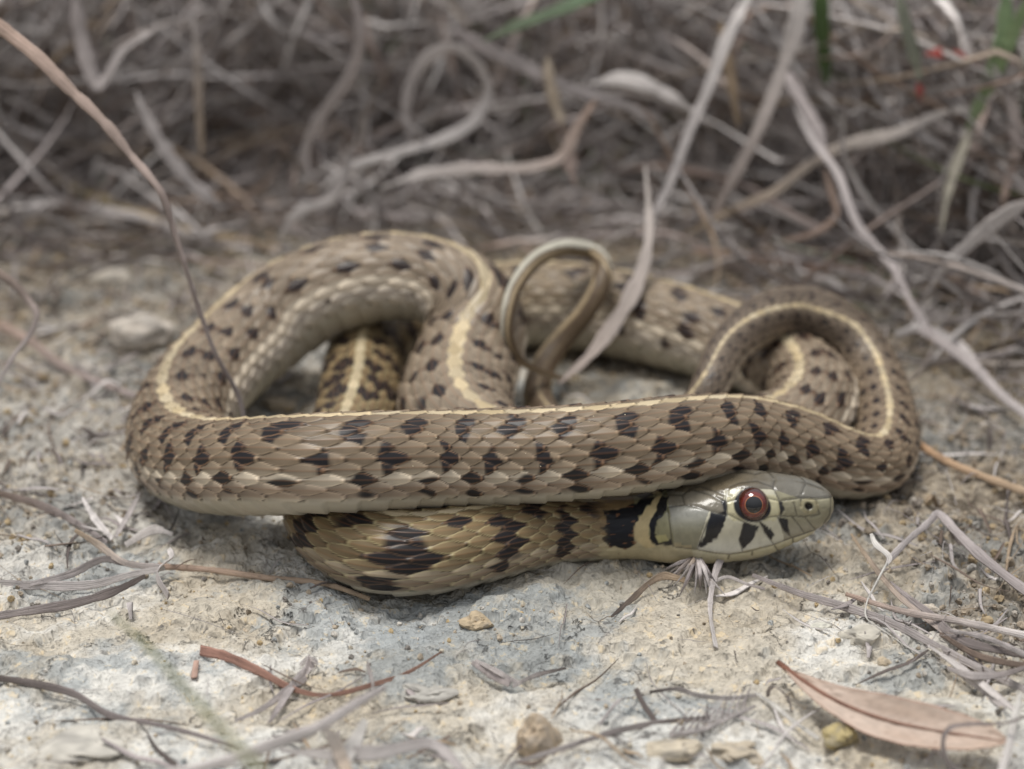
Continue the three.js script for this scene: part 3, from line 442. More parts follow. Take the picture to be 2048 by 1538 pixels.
strand('straw', 'bent grey stalk close to the lens at the bottom edge', 'straw', [{ part: 'stalk', pts: G([300, 1556, 5], [420, 1530, 7], [540, 1492, 9], [640, 1448, 11], [720, 1402, 12], [770, 1375, 12]), w: [1.6, 1.7, 1.7, 1.6, 1.0], c: C_PALE, c2: C_GREY, flat: 0.5 }, { part: 'leaf', pts: G([640, 1450, 11], [662, 1470, 9], [690, 1520, 6], [715, 1580, 4]), w: [0.8, 1.8, 1.9, 1.2], c: C_PALE, c2: C_TAN, flat: 0.15 }, { part: 'leaf', pts: G([735, 1325, 2], [742, 1370, 7], [735, 1400, 10], [700, 1420, 11]), w: [1.2, 1.6, 1.4, 0.6], c: C_GREY, flat: 0.15 }]);
strand('straw', 'pale broad blade crossing the bottom edge left of centre', 'straw', [{ pts: G([560, 1500, 3], [660, 1508, 5], [760, 1506, 6], [860, 1490, 5], [930, 1545, 3]), w: [0.6, 2.0, 2.4, 2.0, 1.0], c: C_PALE, c2: C_GREY, flat: 0.12 }, { pts: G([640, 1560, 4], [700, 1500, 6], [730, 1440, 7]), w: [1.6, 2.6, 1.2], c: C_PALE, c2: C_WHITE, flat: 0.12 }]);
strand('grass_stalk', 'thin green grass blade out of focus, nearest to the lens', 'grass blade', [{ pts: G([220, 1225, 36], [290, 1290, 38], [370, 1375, 40], [440, 1445, 42], [540, 1560, 44]), w: [0.5, 0.9, 1.1, 1.2, 1.2], c: [0.24, 0.25, 0.13], c2: [0.25, 0.26, 0.13], flat: 0.15 }]);
strand('husk', 'grey torn husk with a dark edge on rock below the coil', 'husk', [{ pts: rest(G([944, 1325, 1], [975, 1345, 1], [1020, 1368, 0.8])), w: [0.7, 2.0, 1.6], c: C_MAUVE, flat: 0.2 }, { pts: rest(G([950, 1320, 1.4], [1000, 1345, 1.6], [1040, 1368, 0.8])), w: [0.5, 1.0, 0.6], c: C_GREY, flat: 0.2 }, { pts: rest(G([1025, 1372, 0.8], [1070, 1352, 0.8], [1132, 1336, 1])), w: [0.8, 0.8, 0.4], c: C_GREY, c2: C_DARK, flat: 0.3 }]);
strand('twig', 'short dark stick tilted up left of the feathery seed head', 'twig', [{ pts: G([1272, 1378, 3.2], [1292, 1410, 2.2], [1318, 1452, 0.6]), w: [0.9, 1.0, 1.0], c: C_DARK, flat: 0.6, n: 10 }]);
strand('straw', 'dark slender straw along the bottom edge toward the short stick', 'straw', [{ pts: rest(G([1020, 1528, 1], [1120, 1502, 1], [1220, 1472, 1], [1320, 1446, 1], [1420, 1440, 0.8])), w: [0.6, 1.0, 1.1, 0.6], c: C_GREY, c2: C_DARK, flat: 0.3 }]);
strand('straw', 'pale straight straw standing below the chin of the snake', 'straw', [{ pts: rest(G([1452, 1098, 2.4], [1432, 1150, 2], [1424, 1215, 1.2], [1431, 1296, 0.8])), w: [1.6, 1.3, 1.1, 1.1], c: C_MAUVE, c2: C_PALE, flat: 0.35 }]);
strand('dry_tuft', 'brown fibrous grass tuft splayed under the chin', 'tuft', Array.from({ length: 22 }, (_, i) => { const r = rngOf(900 + i), a = mix(-1.25, 0.55, (i + r() * 0.8) / 22), L = 45 + 60 * r(), x = 1398 + 10 * (r() - 0.5); return { pts: rest(G([x, 1112, 2.6], [x + Math.sin(a) * L * 0.5, 1112 + Math.cos(a) * L * 0.42, 2.2 + r() * 1.4], [x + Math.sin(a + 0.3 * (r() - 0.5)) * L, 1114 + Math.cos(a) * L * 0.85, 0.5 + r() * 0.8]), 0.3), w: [0.9, 0.5 + 0.5 * r(), 0.1], c: [C_BROWN, C_MAUVE, C_TAN, C_GREY][i % 4], c2: [C_MAUVE, C_GREY, C_PALE][i % 3], flat: 0.3, n: 24, m: 6 }; }));
strand('straw', 'split grey fibre curving left from the tuft under the chin', 'straw', [{ pts: rest(G([1370, 1160, 1.6], [1330, 1150, 2], [1300, 1165, 1.6], [1270, 1195, 1], [1222, 1236, 0.5])), w: [1.2, 1.4, 1.2, 1.3, 0.4], c: C_TAN, c2: C_DARK, flat: 0.2 }]);
strand('straw', 'thin pale fibre arched right of the straight straw', 'straw', [{ pts: rest(G([1420, 1168, 1], [1450, 1155, 1.6], [1490, 1166, 1.4], [1530, 1178, 0.8])), w: [0.7, 0.6, 0.5], c: C_PALE, c2: C_MAUVE }]);
strand('straw', 'long mauve straw from below the jaw to the right edge', 'straw', [{ pts: rest(G([1505, 1150, 1.4], [1600, 1185, 1.2], [1700, 1216, 1], [1800, 1262, 1], [1900, 1310, 0.8], [2070, 1390, 0.8])), w: [0.7, 1.4, 1.6, 1.5, 1.2], c: C_MAUVE, c2: C_GREY, flat: 0.3 }]);
strand('straw', 'straight pinkish straw lying over the long mauve straw', 'straw', [{ pts: rest(G([1692, 1188, 2], [1800, 1222, 2.6], [1920, 1245, 2.6], [2075, 1276, 2])), w: [0.8, 1.2, 1.3, 1.2], c: C_PINK, c2: C_PALE, flat: 0.5 }]);
strand('straw', 'grey broken stem with a raised elbow right of the snout', 'straw', [{ part: 'stem', pts: rest(G([1775, 1122, 5], [1812, 1080, 4.5], [1850, 1046, 4], [1872, 1030, 4], [1905, 1062, 3.6], [1960, 1110, 3], [2075, 1200, 2])), w: [1.2, 1.3, 1.4, 1.5, 1.7, 2.0, 2.0], c: C_GREY, c2: C_MAUVE, flat: 0.45, n: 60 }, { part: 'splinter', pts: G([1742, 1068, 7], [1756, 1092, 6.4], [1774, 1116, 5.4], [1772, 1132, 4.6]), w: [0.6, 1.2, 1.1, 0.5], c: C_WHITE, c2: C_PALE, flat: 0.3 }]);
strand('fibre', 'fine white fibre looping down from the broken stem elbow', 'fibre', [{ pts: rest(G([1774, 1126, 5], [1752, 1172, 3.6], [1738, 1205, 2.6], [1740, 1240, 2], [1775, 1270, 1.4], [1830, 1302, 1], [1900, 1336, 0.6])), w: [0.45, 0.4, 0.35, 0.35, 0.4], c: C_WHITE, flat: 0.7, n: 70 }]);
strand('straw', 'slim brown straw crossing under the white fibre', 'straw', [{ pts: rest(G([1702, 1068, 4], [1740, 1120, 2.6], [1800, 1195, 1.6], [1880, 1268, 1], [1960, 1330, 0.8])), w: [0.5, 0.9, 1.2, 1.0, 0.4], c: C_TAN, c2: C_MAUVE, flat: 0.4 }]);
strand('straw', 'dark bundled straw along the right edge above the brown leaf', 'straw', [{ pts: rest(G([1780, 1165, 2], [1850, 1225, 2], [1930, 1285, 2], [2070, 1312, 2])), w: [0.6, 1.6, 1.6, 1.6], c: C_MAUVE, c2: C_DARK, flat: 0.25 }, { pts: rest(G([1880, 1268, 2], [1960, 1310, 2], [2070, 1336, 2])), w: [0.7, 1.2, 1.2], c: C_BROWN, flat: 0.3 }, { pts: rest(G([1900, 1260, 3], [1980, 1276, 3.4], [2070, 1318, 3])), w: [0.5, 1.0, 1.0], c: C_GREY, flat: 0.3 }]);
strand('straw', 'grey twisted blade reaching in at right, above the brown leaf', 'straw', [{ pts: rest(G([1895, 1336, 2], [1950, 1352, 3], [2000, 1346, 3], [2070, 1330, 3])), w: [0.6, 1.4, 1.6, 1.6], c: C_GREY, c2: C_DARK, flat: 0.2, twist: 1.6 }, { pts: rest(G([1855, 1290, 2], [1920, 1340, 2.4], [1980, 1385, 2], [2030, 1420, 1.6])), w: [0.5, 1.3, 1.3, 0.8], c: C_PALE, flat: 0.2 }]);
strand('straw', 'pale grey blade sloping beside the right tip of the brown leaf', 'straw', [{ pts: rest(G([1905, 1338, 1.4], [1950, 1372, 1.4], [2010, 1418, 1.4])), w: [0.8, 1.6, 1.2], c: C_PALE, c2: C_GREY, flat: 0.15 }]);
strand('straw', 'white stiff straw upright over the right end of the leaf', 'straw', [{ pts: G([2042, 1388, 5], [2030, 1430, 5], [2014, 1490, 5], [1998, 1560, 5]), w: [0.7, 1.4, 1.5, 1.4], c: C_WHITE, c2: C_PALE, flat: 0.3 }]);
strand('grass_stalk', 'grey ribbon blade looped over the right end of the leaf', 'grass blade', [{ pts: G([1930, 1560, 1], [1895, 1515, 3], [1882, 1478, 5], [1900, 1455, 6.5], [1950, 1446, 7], [2005, 1452, 7], [2075, 1425, 7]), w: [1.0, 1.3, 1.2, 1.2, 1.2, 1.0], c: C_MAUVE, c2: C_DARK, flat: 0.15, twist0: 0.8, twist: 0.6, n: 60 }]);
strand('dry_ribbon', 'curled thin ribbon arched beside the feathery seed head', 'dry ribbon', [{ pts: rest(G([1300, 1384, 1.4], [1350, 1378, 2], [1400, 1392, 2], [1460, 1398, 1.6], [1520, 1392, 1.2])), w: [0.5, 0.9, 0.8, 0.7], c: C_DARK, c2: C_PALE, flat: 0.2 }, { pts: rest(G([1535, 1398, 1], [1538, 1380, 3], [1552, 1374, 4], [1572, 1392, 2.6], [1585, 1425, 0.8])), w: [0.6, 0.9, 0.9, 0.8], c: C_MAUVE, flat: 0.2 }, { pts: rest(G([1510, 1385, 1.6], [1545, 1412, 1.6], [1580, 1440, 1.4], [1638, 1478, 0.8])), w: [0.5, 0.7, 0.8, 0.6], c: C_WHITE, flat: 0.4 }, { pts: rest(G([1548, 1415, 1.4], [1560, 1450, 1.2], [1578, 1478, 0.8])), w: [0.5, 0.8, 0.4], c: C_PALE, flat: 0.3 }]);
{ // feathery seed head: a stem with a comb of fine awns
  const g = new THREE.Group(); g.name = numbered('seed_head'); const o = at(1345, 1462, 1); g.position.copy(o); scene.add(g); tag(g, 'feathery grey grass seed head lying left of the brown leaf', 'seed head');
  const line = rest(G([1340, 1472, 1.4], [1400, 1462, 1.8], [1450, 1440, 1.8], [1510, 1412, 1.6])).map((v) => v.sub(o)), cv = new THREE.CatmullRomCurve3(line);
  meshOf('stem', strandGeom([[line, { seed: 7, straight: true, w: [0.5, 0.55, 0.5, 0.4], c: C_GREY, flat: 0.6 }]]), dry, g);
  for (let i = 0; i < 22; i++) { const p = cv.getPoint(i / 22 * 0.92), d = cv.getTangent(i / 22 * 0.92), up = V(-0.2, i % 2 ? 0.55 : 0.1, -0.9); meshOf('awn', strandGeom([[[p, p.clone().addScaledVector(d, 0.0010).addScaledVector(up, 0.0016), p.clone().addScaledVector(d, 0.0034).addScaledVector(up, 0.0034)], { seed: 20 + i, straight: true, w: [0.30, 0.26, 0.05], c: i % 3 ? C_GREY : C_MAUVE, n: 6, m: 5 }]]), dry, g); }
}
// ---- fallen brown leaf with its midrib and red margin
{
  const g = new THREE.Group(); g.name = numbered('fallen_leaf'); scene.add(g); tag(g, 'pinkish brown lance shaped dry leaf at bottom right', 'leaf');
  const mid = new THREE.CatmullRomCurve3(G([1556, 1326, 3.6], [1605, 1362, 3.6], [1680, 1406, 3.4], [1770, 1440, 3.4], [1870, 1462, 3.2], [1960, 1476, 3.0], [2020, 1486, 2.8])), o = mid.getPoint(0); g.position.copy(o);
  const half = (t) => t < 0.07 ? 0.00028 + t * 0.003 : 0.00305 * Math.pow(Math.sin(Math.PI * Math.pow(clamp((t - 0.05) / 0.955), 1.25)), 0.8) + 0.0001;
  const nL = 90, nW = 25, P = [], I = [], C = [], R = [], RI = [], RC = [];
  const frame = (t) => { const p = mid.getPoint(t).sub(o), d = mid.getTangent(t), s = V(-d.z, -0.62, d.x).normalize(); s.addScaledVector(d, -s.dot(d)).normalize(); return [p, s, s.clone().cross(d).multiplyScalar(-1)]; };
  for (const sgn of [1, -1]) for (let i = 0; i <= nL; i++) { const t = i / nL, [p, s, u] = frame(t); const up = u.y > 0 ? u : u.clone().negate();
    for (let j = 0; j < nW; j++) { const v = j / (nW - 1) * 2 - 1, w = half(t) * (1 + 0.06 * (vnoise2(t * 9, v > 0 ? 3 : 8, 5) - 0.5)), lift = 0.0011 * v * v * (0.4 + half(t) * 220) * (v < 0 ? 0.6 : 1) + 0.0004 * Math.sin(t * 9) * v + (vnoise2(t * 26, v * 4, 9) - 0.5) * 0.00022;
      const q = p.clone().addScaledVector(s, v * w).addScaledVector(up, lift + sgn * 0.00009); P.push(q.x, q.y, q.z);
      const vein = sstep(0.94, 0.99, Math.sin((t * 38 - Math.abs(v) * 5.5) * 3.0)) * 0.12, f = 0.86 + 0.28 * vnoise2(t * 60, v * 9, 2); let c = mix3([0.45, 0.335, 0.262], [0.50, 0.40, 0.33], vnoise2(t * 7, v * 2, 4)); c = mix3(c, [0.26, 0.105, 0.06], Math.max(sstep(0.90, 1.0, Math.abs(v)) * 0.75, vein, sstep(0.1, 0.03, t) * 0.6)); if (vnoise2(t * 140, v * 22, 6) > 0.93) c = mix3(c, [0.16, 0.08, 0.05], 0.5); C.push(c[0] * f, c[1] * f, c[2] * f); } }
  const S0 = (nL + 1) * nW;
  for (let i = 0; i < nL; i++) for (let j = 0; j < nW - 1; j++) { const a = i * nW + j; I.push(a, a + 1, a + nW, a + 1, a + nW + 1, a + nW); const b = a + S0; I.push(b, b + nW, b + 1, b + 1, b + nW, b + nW + 1); }
  for (let i = 0; i < nL; i++) for (const j of [0, nW - 1]) { const a = i * nW + j, b = a + S0; I.push(a, a + nW, b, b, a + nW, b + nW); }
  meshOf('blade', geomOf(P, I, C), new THREE.MeshStandardMaterial({ vertexColors: true, roughness: 0.62, side: THREE.DoubleSide }), g);
  const rib = []; for (let i = 0; i <= 20; i++) { const [p, , u] = frame(i / 20); const up = u.y > 0 ? u : u.clone().negate(); rib.push(p.clone().addScaledVector(up, 0.00016)); }
  meshOf('midrib', strandGeom([[rib, { seed: 3, straight: true, w: [0.75, 0.6, 0.5, 0.42, 0.36, 0.3, 0.2], c: [0.22, 0.10, 0.065], c2: [0.40, 0.26, 0.2], flat: 0.8, fold: 0, n: 70 }]]), dry, g);
}
// ---- stones that can be told apart
function stoneGeom(r, seed, squash = [1, 0.7, 0.85], rough = 0.35, c = C_PALE, detail = 4) {
  const g = new THREE.IcosahedronGeometry(1, detail), p = g.attributes.position, C = new Float32Array(p.count * 3), d = V(0, 0, 0);
  for (let i = 0; i < p.count; i++) {
    d.fromBufferAttribute(p, i).normalize();
    let k = 1 + rough * (vnoise(d.x * 1.6 + seed, d.y * 1.6, d.z * 1.6) - 0.5) * 1.6 + rough * 0.45 * (vnoise(d.x * 5 + seed, d.y * 5, d.z * 5) - 0.5) + rough * 0.25 * (vnoise(d.x * 14 + seed, d.y * 14, d.z * 14) - 0.5);
    for (let q = 0; q < 6; q++) { const a = hash3(q, seed, 1) * 6.283, e = Math.asin(hash3(q, seed, 2) * 2 - 1), f = d.x * Math.cos(a) * Math.cos(e) + d.y * Math.sin(e) + d.z * Math.sin(a) * Math.cos(e), lim = 0.72 + 0.2 * hash3(q, seed, 3); if (f * k > lim) k = mix(k, lim / f, 0.85); }
    p.setXYZ(i, d.x * k * r * squash[0], d.y * k * r * squash[1], d.z * k * r * squash[2]);
    const t = 0.7 + 0.6 * vnoise(d.x * 7 + seed, d.y * 7, d.z * 7) * (0.6 + 0.4 * vnoise(d.x * 21, d.y * 21 + seed, d.z * 21)) ; const cc = vnoise(d.x * 3 + seed, d.y * 3 + 4, d.z * 3) > 0.62 ? mix3(c, [0.2, 0.19, 0.18], 0.45) : c; C.set([cc[0] * t, cc[1] * t, cc[2] * t], i * 3);
  }
  g.setAttribute('color', new THREE.BufferAttribute(C, 3)); g.deleteAttribute('normal'); g.deleteAttribute('uv'); g.computeVertexNormals(); return g;
}
const stoneMat = new THREE.MeshStandardMaterial({ vertexColors: true, roughness: 0.92 });
function stone(px, py, rmm, seed, label, c, squash, rough, turn = 0) { const p = at(px, py, 0), o = meshOf('stone', stoneGeom(rmm * 0.001, seed, squash, rough, c), stoneMat); p.y = groundHeight(p.x, p.z) + rmm * 0.001 * (squash?.[1] ?? 0.7) * 0.45; o.position.copy(p); o.rotation.y = turn; tag(o, label, 'stone'); return o; }
stone(285, 690, 5.6, 5, 'large rounded cream stone left of the far coils', [0.55, 0.49, 0.42], [1, 0.62, 0.8], 0.3);
stone(1682, 1486, 2.6, 9, 'angular yellow ochre stone touching the edge of the brown leaf', [0.42, 0.34, 0.17], [1.05, 0.62, 0.7], 0.5, 0.3);
stone(1075, 1492, 3.6, 12, 'tall crumbly cream stone at the bottom centre', [0.50, 0.40, 0.29], [0.75, 1.0, 0.6], 0.55, 0.4);
stone(1722, 1288, 2.6, 15, 'pale chunky stone with a white tip above the brown leaf', [0.58, 0.54, 0.46], [1.1, 0.6, 0.7], 0.45);
stone(1768, 1328, 1.0, 17, 'tiny tan pebble above the middle of the leaf', [0.52, 0.43, 0.31], [1.1, 0.7, 0.8], 0.4);
stone(952, 1262, 2.0, 21, 'beige knobbly lump on the rock below the coil', [0.50, 0.40, 0.27], [1.15, 0.7, 0.8], 0.6);
stone(1858, 1212, 1.5, 24, 'small cream pebble between the straws at right', [0.58, 0.51, 0.42], [1, 0.75, 0.8], 0.4);
stone(1640, 1262, 1.4, 27, 'flat whitish green pebble below the long mauve straw', [0.60, 0.58, 0.50], [1.5, 0.4, 0.8], 0.4, 0.5);
stone(170, 1490, 4.2, 31, 'speckled grey white rock lump in the lower left corner', [0.54, 0.51, 0.45], [1.3, 0.3, 0.9], 0.8);
stone(215, 555, 3.4, 36, 'blurred pale stone behind the large cream stone', [0.48, 0.43, 0.36], [1.2, 0.5, 0.8], 0.4);
stone(1430, 828, 2.6, 39, 'tan stone tucked inside the right ring of the snake', [0.42, 0.34, 0.26], [0.8, 1.0, 0.7], 0.5);
stone(560, 820, 2.4, 44, 'rounded brown pebble beside the inner left coil', [0.40, 0.34, 0.26], [1.1, 0.6, 0.8], 0.4);
stone(860, 1395, 2.6, 47, 'rough grey lump with a dark side below the husk', [0.44, 0.42, 0.38], [1.3, 0.35, 0.8], 0.9);
stone(1345, 1508, 2.8, 52, 'pale flat stone near the bottom edge right of centre', [0.56, 0.49, 0.38], [1.4, 0.3, 0.8], 0.9, 0.4);
stone(1470, 1500, 3.0, 55, 'beige crumbly lump below the feathery seed head', [0.50, 0.43, 0.33], [1.2, 0.35, 0.8], 0.95);
stone(1880, 1428, 2.4, 58, 'whitish rock knob behind the upper edge of the leaf', [0.58, 0.55, 0.48], [1.5, 0.5, 0.8], 0.5);
// ---- blades of the dry grass that stand out behind the snake
const bg = (label, z0, z1, pts, w, c, o = {}) => strand(o.name ?? 'grass_stalk', label, 'grass blade', [{ pts: Z(z0, z1, ...pts), w: [w[0] * 0.35, ...w.flatMap((v) => [v, v]).slice(1), 0.15], c, flat: 0.22, n: 48, ...o, name: undefined }]);
bg('grey blade coiled into a hoop round a dark hollow', -62, -56, [[830, 300], [812, 210], [838, 135], [900, 95], [955, 130], [978, 190], [950, 245], [880, 280], [790, 305], [690, 340], [640, 380]], [2.0, 2.6, 3.0, 2.8, 2.4, 2.6, 2.8, 2.6, 2.0, 1.4], C_GREY, { c2: C_PALE });
bg('thick mauve stem sloping right from the hoop', -52, -60, [[900, 55], [960, 88], [1040, 132], [1130, 172], [1250, 212], [1340, 250]], [2.6, 3.4, 3.0, 2.8, 1.8], C_MAUVE, { c2: C_GREY });
bg('pale arched blade bending down right of the hoop stem', -58, -54, [[1180, 168], [1240, 158], [1300, 172], [1360, 205], [1420, 250]], [1.6, 3.4, 3.4, 2.6, 1.2], C_PALE);
bg('pale forked blade lying level above the tail', -48, -44, [[760, 375], [850, 350], [950, 338], [1060, 332], [1120, 312], [1160, 250], [1195, 195]], [1.0, 2.6, 3.2, 2.2, 2.4, 2.8, 2.0], C_PALE, { c2: C_PINK });
bg('short pink blade hanging from the forked blade', -46, -44, [[1140, 290], [1142, 330], [1152, 375]], [2.4, 3.0, 1.4], [0.50, 0.39, 0.34]);
bg('short cream blade hanging above the forked blade', -56, -54, [[1095, 110], [1098, 160], [1112, 215], [1128, 250]], [1.6, 2.6, 3.0, 2.2], [0.52, 0.43, 0.33]);
bg('green grass blade slanting at the top centre', -50, -62, [[965, 82], [1030, 52], [1100, 25], [1180, -5], [1260, -40]], [1.2, 2.4, 2.8, 2.8], [0.17, 0.20, 0.13], { c2: [0.17, 0.25, 0.15] });
bg('deep green upright blade at the top right', -60, -58, [[1652, 170], [1650, 110], [1645, 50], [1640, -40]], [2.6, 3.2, 3.4, 3.4], [0.085, 0.14, 0.045]);
bg('light green blade entering at the upper right corner', -40, -36, [[1930, 265], [1958, 215], [1985, 150], [2005, 80], [2015, -30]], [1.6, 2.8, 3.4, 3.8], [0.29, 0.36, 0.20], { c2: [0.27, 0.38, 0.20] });
bg('second light green blade crossing at the upper right corner', -38, -34, [[1965, 205], [1995, 140], [2030, 60], [2070, -20]], [1.4, 2.6, 3.0, 3.0], [0.27, 0.36, 0.18]);
bg('grey green blade hanging at the upper right', -46, -44, [[1795, -20], [1818, 60], [1835, 120], [1842, 165]], [2.6, 3.2, 3.0, 1.4], [0.24, 0.25, 0.19]);
bg('small red leaf scrap at the tip of the grey green blade', -44, -44, [[1836, 165], [1840, 185], [1840, 205]], [1.0, 1.8, 0.6], [0.36, 0.07, 0.06], { name: 'red_leaf' });
bg('red leaf sliver lying level between green blades', -42, -42, [[1850, 108], [1885, 105], [1925, 115], [1965, 135]], [1.2, 2.6, 2.0, 0.5], [0.40, 0.08, 0.065], { name: 'red_leaf' });
bg('tall pale blade leaning left from the top right', -44, -40, [[1610, -40], [1592, 60], [1560, 160], [1510, 270], [1460, 370], [1420, 440]], [4.0, 4.0, 3.2, 2.8, 2.6, 2.0], C_PALE, { c2: [0.50, 0.41, 0.36] });
bg('tan upright blade left of the tall pale blade', -48, -46, [[1440, 40], [1452, 110], [1462, 180], [1478, 260]], [2.0, 2.4, 2.8, 1.6], C_TAN);
bg('grey blade crossing from the top toward the pink drooping blade', -50, -34, [[1500, -10], [1455, 70], [1420, 170], [1380, 270], [1335, 370], [1300, 440]], [2.6, 3.0, 2.6, 2.4, 2.0], C_PALE, { c2: C_GREY });
bg('long grey stalk falling right past the ring', -52, -6, [[1585, 200], [1622, 280], [1675, 345], [1712, 448], [1790, 535], [1838, 632], [1890, 690]], [1.2, 1.7, 2.1, 1.9, 1.8, 1.4], C_GREY, { c2: C_MAUVE });
bg('brown bowed stalk rising to the right above the ring', -50, -44, [[1370, 470], [1450, 430], [1540, 385], [1620, 330], [1690, 290], [1790, 268], [1880, 225], [1960, 215]], [1.4, 1.8, 2.2, 2.2, 2.6, 3.0, 2.4, 1.6], C_TAN, { c2: C_PALE });
bg('pale thick blade pointing in from the right edge', -14, -12, [[1855, 580], [1890, 530], [1940, 482], [1995, 440], [2070, 395]], [1.2, 2.6, 3.2, 3.4], C_PALE, { c2: [0.5, 0.45, 0.42] });
bg('curved grey blade down the right edge', -36, -30, [[1985, 130], [2018, 210], [2030, 290], [2020, 360], [2005, 410]], [2.0, 2.8, 2.6, 2.0], C_GREY, { c2: C_PINK });
bg('olive grey blade bowed below the light green blades', -38, -26, [[1945, 255], [1915, 330], [1892, 400], [1882, 470]], [2.4, 2.6, 2.0, 1.2], [0.34, 0.31, 0.25]);
bg('mauve blade parallel to the long grey stalk', -56, -40, [[1560, 130], [1600, 200], [1640, 270], [1655, 330]], [2.6, 3.2, 3.0, 1.6], C_MAUVE);
bg('pinkish blade bent low above the right ring', -34, -30, [[1650, 340], [1665, 390], [1672, 430], [1640, 460], [1560, 485]], [1.4, 1.8, 1.6, 1.4], C_PINK);
bg('bent grey blade in the upper left thicket', -50, -46, [[270, 180], [300, 240], [330, 300], [380, 360], [450, 420]], [1.6, 2.6, 3.0, 2.6], C_GREY);
bg('straight upright blade in the upper left thicket', -56, -54, [[385, 20], [395, 120], [400, 220], [405, 320]], [1.8, 2.4, 2.4, 1.6], C_GREY, { c2: C_TAN });
bg('broad mauve blade at the top of the left thicket', -60, -54, [[150, -20], [165, 80], [195, 170], [250, 100], [320, 55]], [3.0, 3.6, 3.4, 2.4, 1.4], C_MAUVE, { c2: C_GREY });
bg('crooked grey blade between the thicket and the hoop', -52, -46, [[640, 380], [610, 320], [640, 240], [700, 150], [720, 60], [700, -30]], [1.6, 2.6, 3.0, 3.0, 2.6], C_GREY, { c2: C_MAUVE });
bg('pale blade curving behind the arch of the snake', -44, -40, [[560, 470], [600, 420], [660, 400], [690, 345], [700, 300]], [1.6, 2.6, 2.8, 1.8], C_PALE, { c2: C_GREY });

// ---- the mass of dry grass, and litter, crumbs and grit
{
  const P = [], I = [], C = [], U = [], r = rngOf(4242), tones = [C_GREY, C_GREY, C_MAUVE, C_PALE, C_PALE, C_PALE, C_MAUVE, C_PINK, C_BROWN, C_GREY, C_MAUVE, C_TAN];
  for (let i = 0; i < 6800; i++) {
    const wisp = i > 5900, bold = i < 300, x = (r() - 0.5) * 0.34, deep = bold ? r() * 0.02 : Math.pow(r(), 1.15) * 0.125, z = wisp ? zFront(x) + 0.05 * r() * r() - 0.01 : zFront(x) - 0.018 - deep, front = deep < 0.025;
    const p = V(x, wisp ? 0.002 + 0.003 * r() : r() * (front ? 0.034 : 0.042), z), L = wisp ? 0.012 + r() * 0.045 : (bold ? 0.035 : 0.015) + r() * 0.065, n = 7, pts = [p.clone()];
    const d = V(r() - 0.5, wisp ? 0.15 * r() : (r() - 0.3) * 1.3, (r() - 0.5) * 0.8).normalize(), k = V(r() - 0.5, r() - (wisp ? 0.75 : 0.55), r() - 0.5).multiplyScalar(r() < 0.45 ? 2.3 : 0.8);
    for (let q = 0; q < n; q++) { d.addScaledVector(k, 0.28).add(V(r() - 0.5, r() - 0.5, r() - 0.5).multiplyScalar(0.42)).normalize(); p.addScaledVector(d, L / n); if (p.y < 0.0012) { p.y = 0.0012; d.y = Math.abs(d.y) * 0.3; } const lim = zFront(p.x) - (wisp ? -0.045 : 0.006); if (p.z > lim) { p.z = lim; d.z = -Math.abs(d.z); } if (p.y > 0.05) { p.y = 0.05; d.y = -0.4 * Math.abs(d.y); } pts.push(p.clone()); }
    const w = bold ? 0.9 + r() * 1.2 : wisp ? 0.3 + r() * 1.2 : 0.35 + Math.pow(r(), 1.8) * (front ? 1.5 : 1.35), t = bold ? (r() < 0.6 ? C_PALE : C_GREY) : tones[Math.floor(r() * tones.length)], dim = 0.9 + 0.75 * r() * r(), sc = (c) => [c[0] * dim, c[1] * dim, c[2] * dim];
    strandInto(P, I, C, pts, { w: [w * 0.6, w, w, w * 0.8, w * 0.15], c: sc(r() < 0.015 ? C_GREEN : t), c2: sc(tones[Math.floor(r() * tones.length)]), n: 13, m: 4, seed: 1000 + i, flat: 0.2, face: V(r() - 0.5, r() - 0.5, 1).normalize(), twist: (r() - 0.5) * 4, fold: 0.4 }, U);
  }
  tag(meshOf('dry_grass', geomOf(P, I, C, U), dry), 'tangled mass of grey brown dry grass filling the background', 'dry grass', null, 'stuff');
}
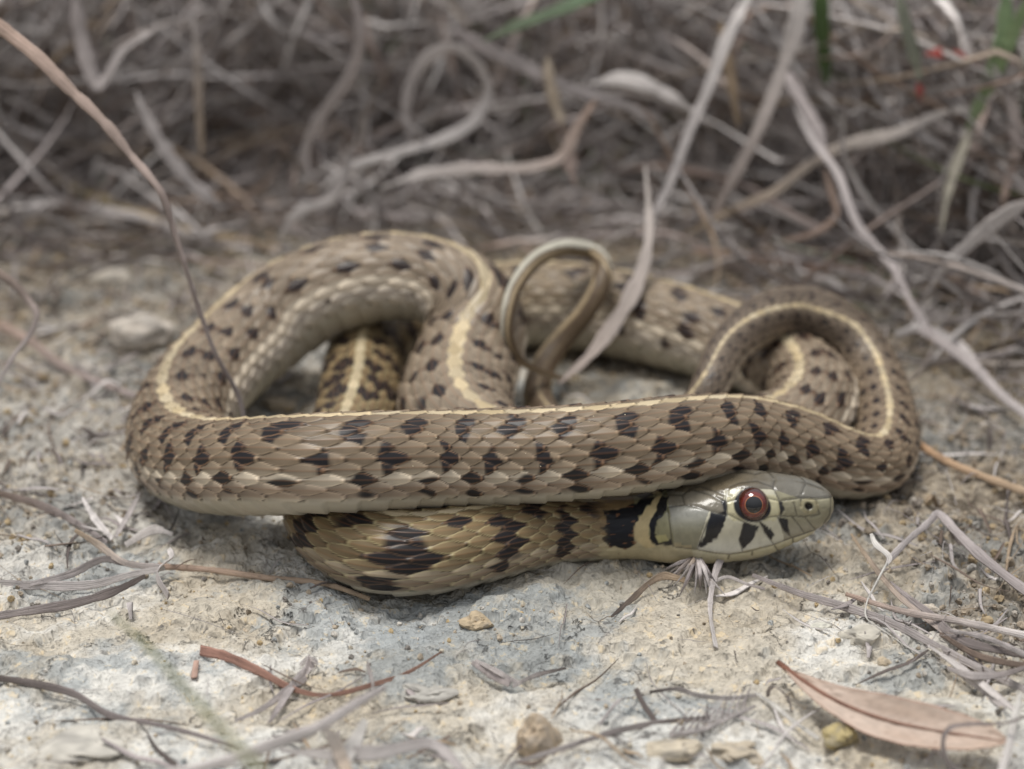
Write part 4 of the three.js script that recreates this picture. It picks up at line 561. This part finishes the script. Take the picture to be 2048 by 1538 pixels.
{
  const P = [], I = [], C = [], U = [], r = rngOf(99), tones = [C_GREY, C_MAUVE, C_PALE, C_TAN, C_BROWN, C_DARK];
  let made = 0;
  for (let i = 0; i < 26000 && made < 4300; i++) {
    const x = (r() - 0.5) * 0.26, z = -0.1 + r() * 0.24, s = soilAt(x, z), toGrass = sstep(0.05, 0.0, z - zFront(x)), corner = sstep(0.105, 0.125, z) * 0.25;
    if (r() > 0.03 + 0.6 * s * sstep(0.0, 0.06, x) + 0.5 * toGrass + corner * 0.8 + 0.03 + 0.6 * sstep(-0.03, -0.06, x) * sstep(0.075, 0.05, z) * sstep(-0.05, -0.02, z)) continue; made++;
    const L = 0.003 + r() * r() * 0.022, a = r() * 6.283, b = a + (r() - 0.5) * 1.6, y = 0.0005 + r() * 0.0015 + toGrass * r() * 0.006, pts = [V(x, 0, z)];
    for (let q = 1; q <= 3; q++) { const f = mix(a, b, q / 3), p = pts[q - 1]; pts.push(V(p.x + Math.cos(f) * L / 3, 0, p.z + Math.sin(f) * L / 3)); }
    pts.forEach((p, q) => { p.y = groundHeight(p.x, p.z) + y * (0.4 + r()); });
    const w = 0.12 + Math.pow(r(), 3) * 1.0;
    strandInto(P, I, C, pts, { w: [w * 0.5, w, w * 0.7, w * 0.2], c: tones[Math.floor(r() * tones.length)], n: 8, m: 5, seed: 5000 + i, flat: 0.25, face: V(0, 1, 0), twist: (r() - 0.5) * 2 }, U);
  }
  tag(meshOf('straw_litter', geomOf(P, I, C, U), dry), 'fine broken straw bits scattered over the soil', 'litter', null, 'stuff');
}
{
  const r = rngOf(7), g = stoneGeom(1, 3, [1, 0.75, 0.85], 0.55, [1, 1, 1], 1), N = 30000, m = new THREE.MeshStandardMaterial({ vertexColors: true, roughness: 0.95 }), im = new THREE.InstancedMesh(g, m, N), M = new THREE.Matrix4(), Q = new THREE.Quaternion(), c = new THREE.Color();
  const tones = [[0.56, 0.5, 0.4], [0.6, 0.56, 0.5], [0.55, 0.42, 0.24], [0.35, 0.29, 0.22], [0.22, 0.2, 0.18], [0.5, 0.42, 0.32], [0.4, 0.41, 0.4]];
  for (let i = 0; i < N;) {
    const x = (r() - 0.5) * 0.25, z = -0.09 + r() * 0.235, s = soilAt(x, z); const lump = sstep(0.42, 0.62, fbm2(x * 60 + 4, z * 80, 83, 3)); if (r() > 0.06 + 0.3 * lump + 0.64 * s + 0.3 * sstep(0.11, 0.13, z)) continue;
    const q = (0.09 + 0.7 * Math.pow(r(), 4)) * 0.001 * (0.7 + 0.6 * s); M.compose(V(x, groundHeight(x, z) + q * 0.25, z), Q.setFromEuler(new THREE.Euler(r() * 6, r() * 6, r() * 6)), V(q, q, q)); im.setMatrixAt(i, M);
    const t = tones[Math.floor(r() * tones.length)]; im.setColorAt(i, c.setRGB(...mix3(t, [0.25, 0.2, 0.15], s * 0.5))); i++;
  }
  im.name = numbered('gravel'); im.castShadow = im.receiveShadow = true; scene.add(im); tag(im, 'crumbs and grit of rock strewn over the ground', 'gravel', null, 'stuff');
}
renderer.render(scene, camera);
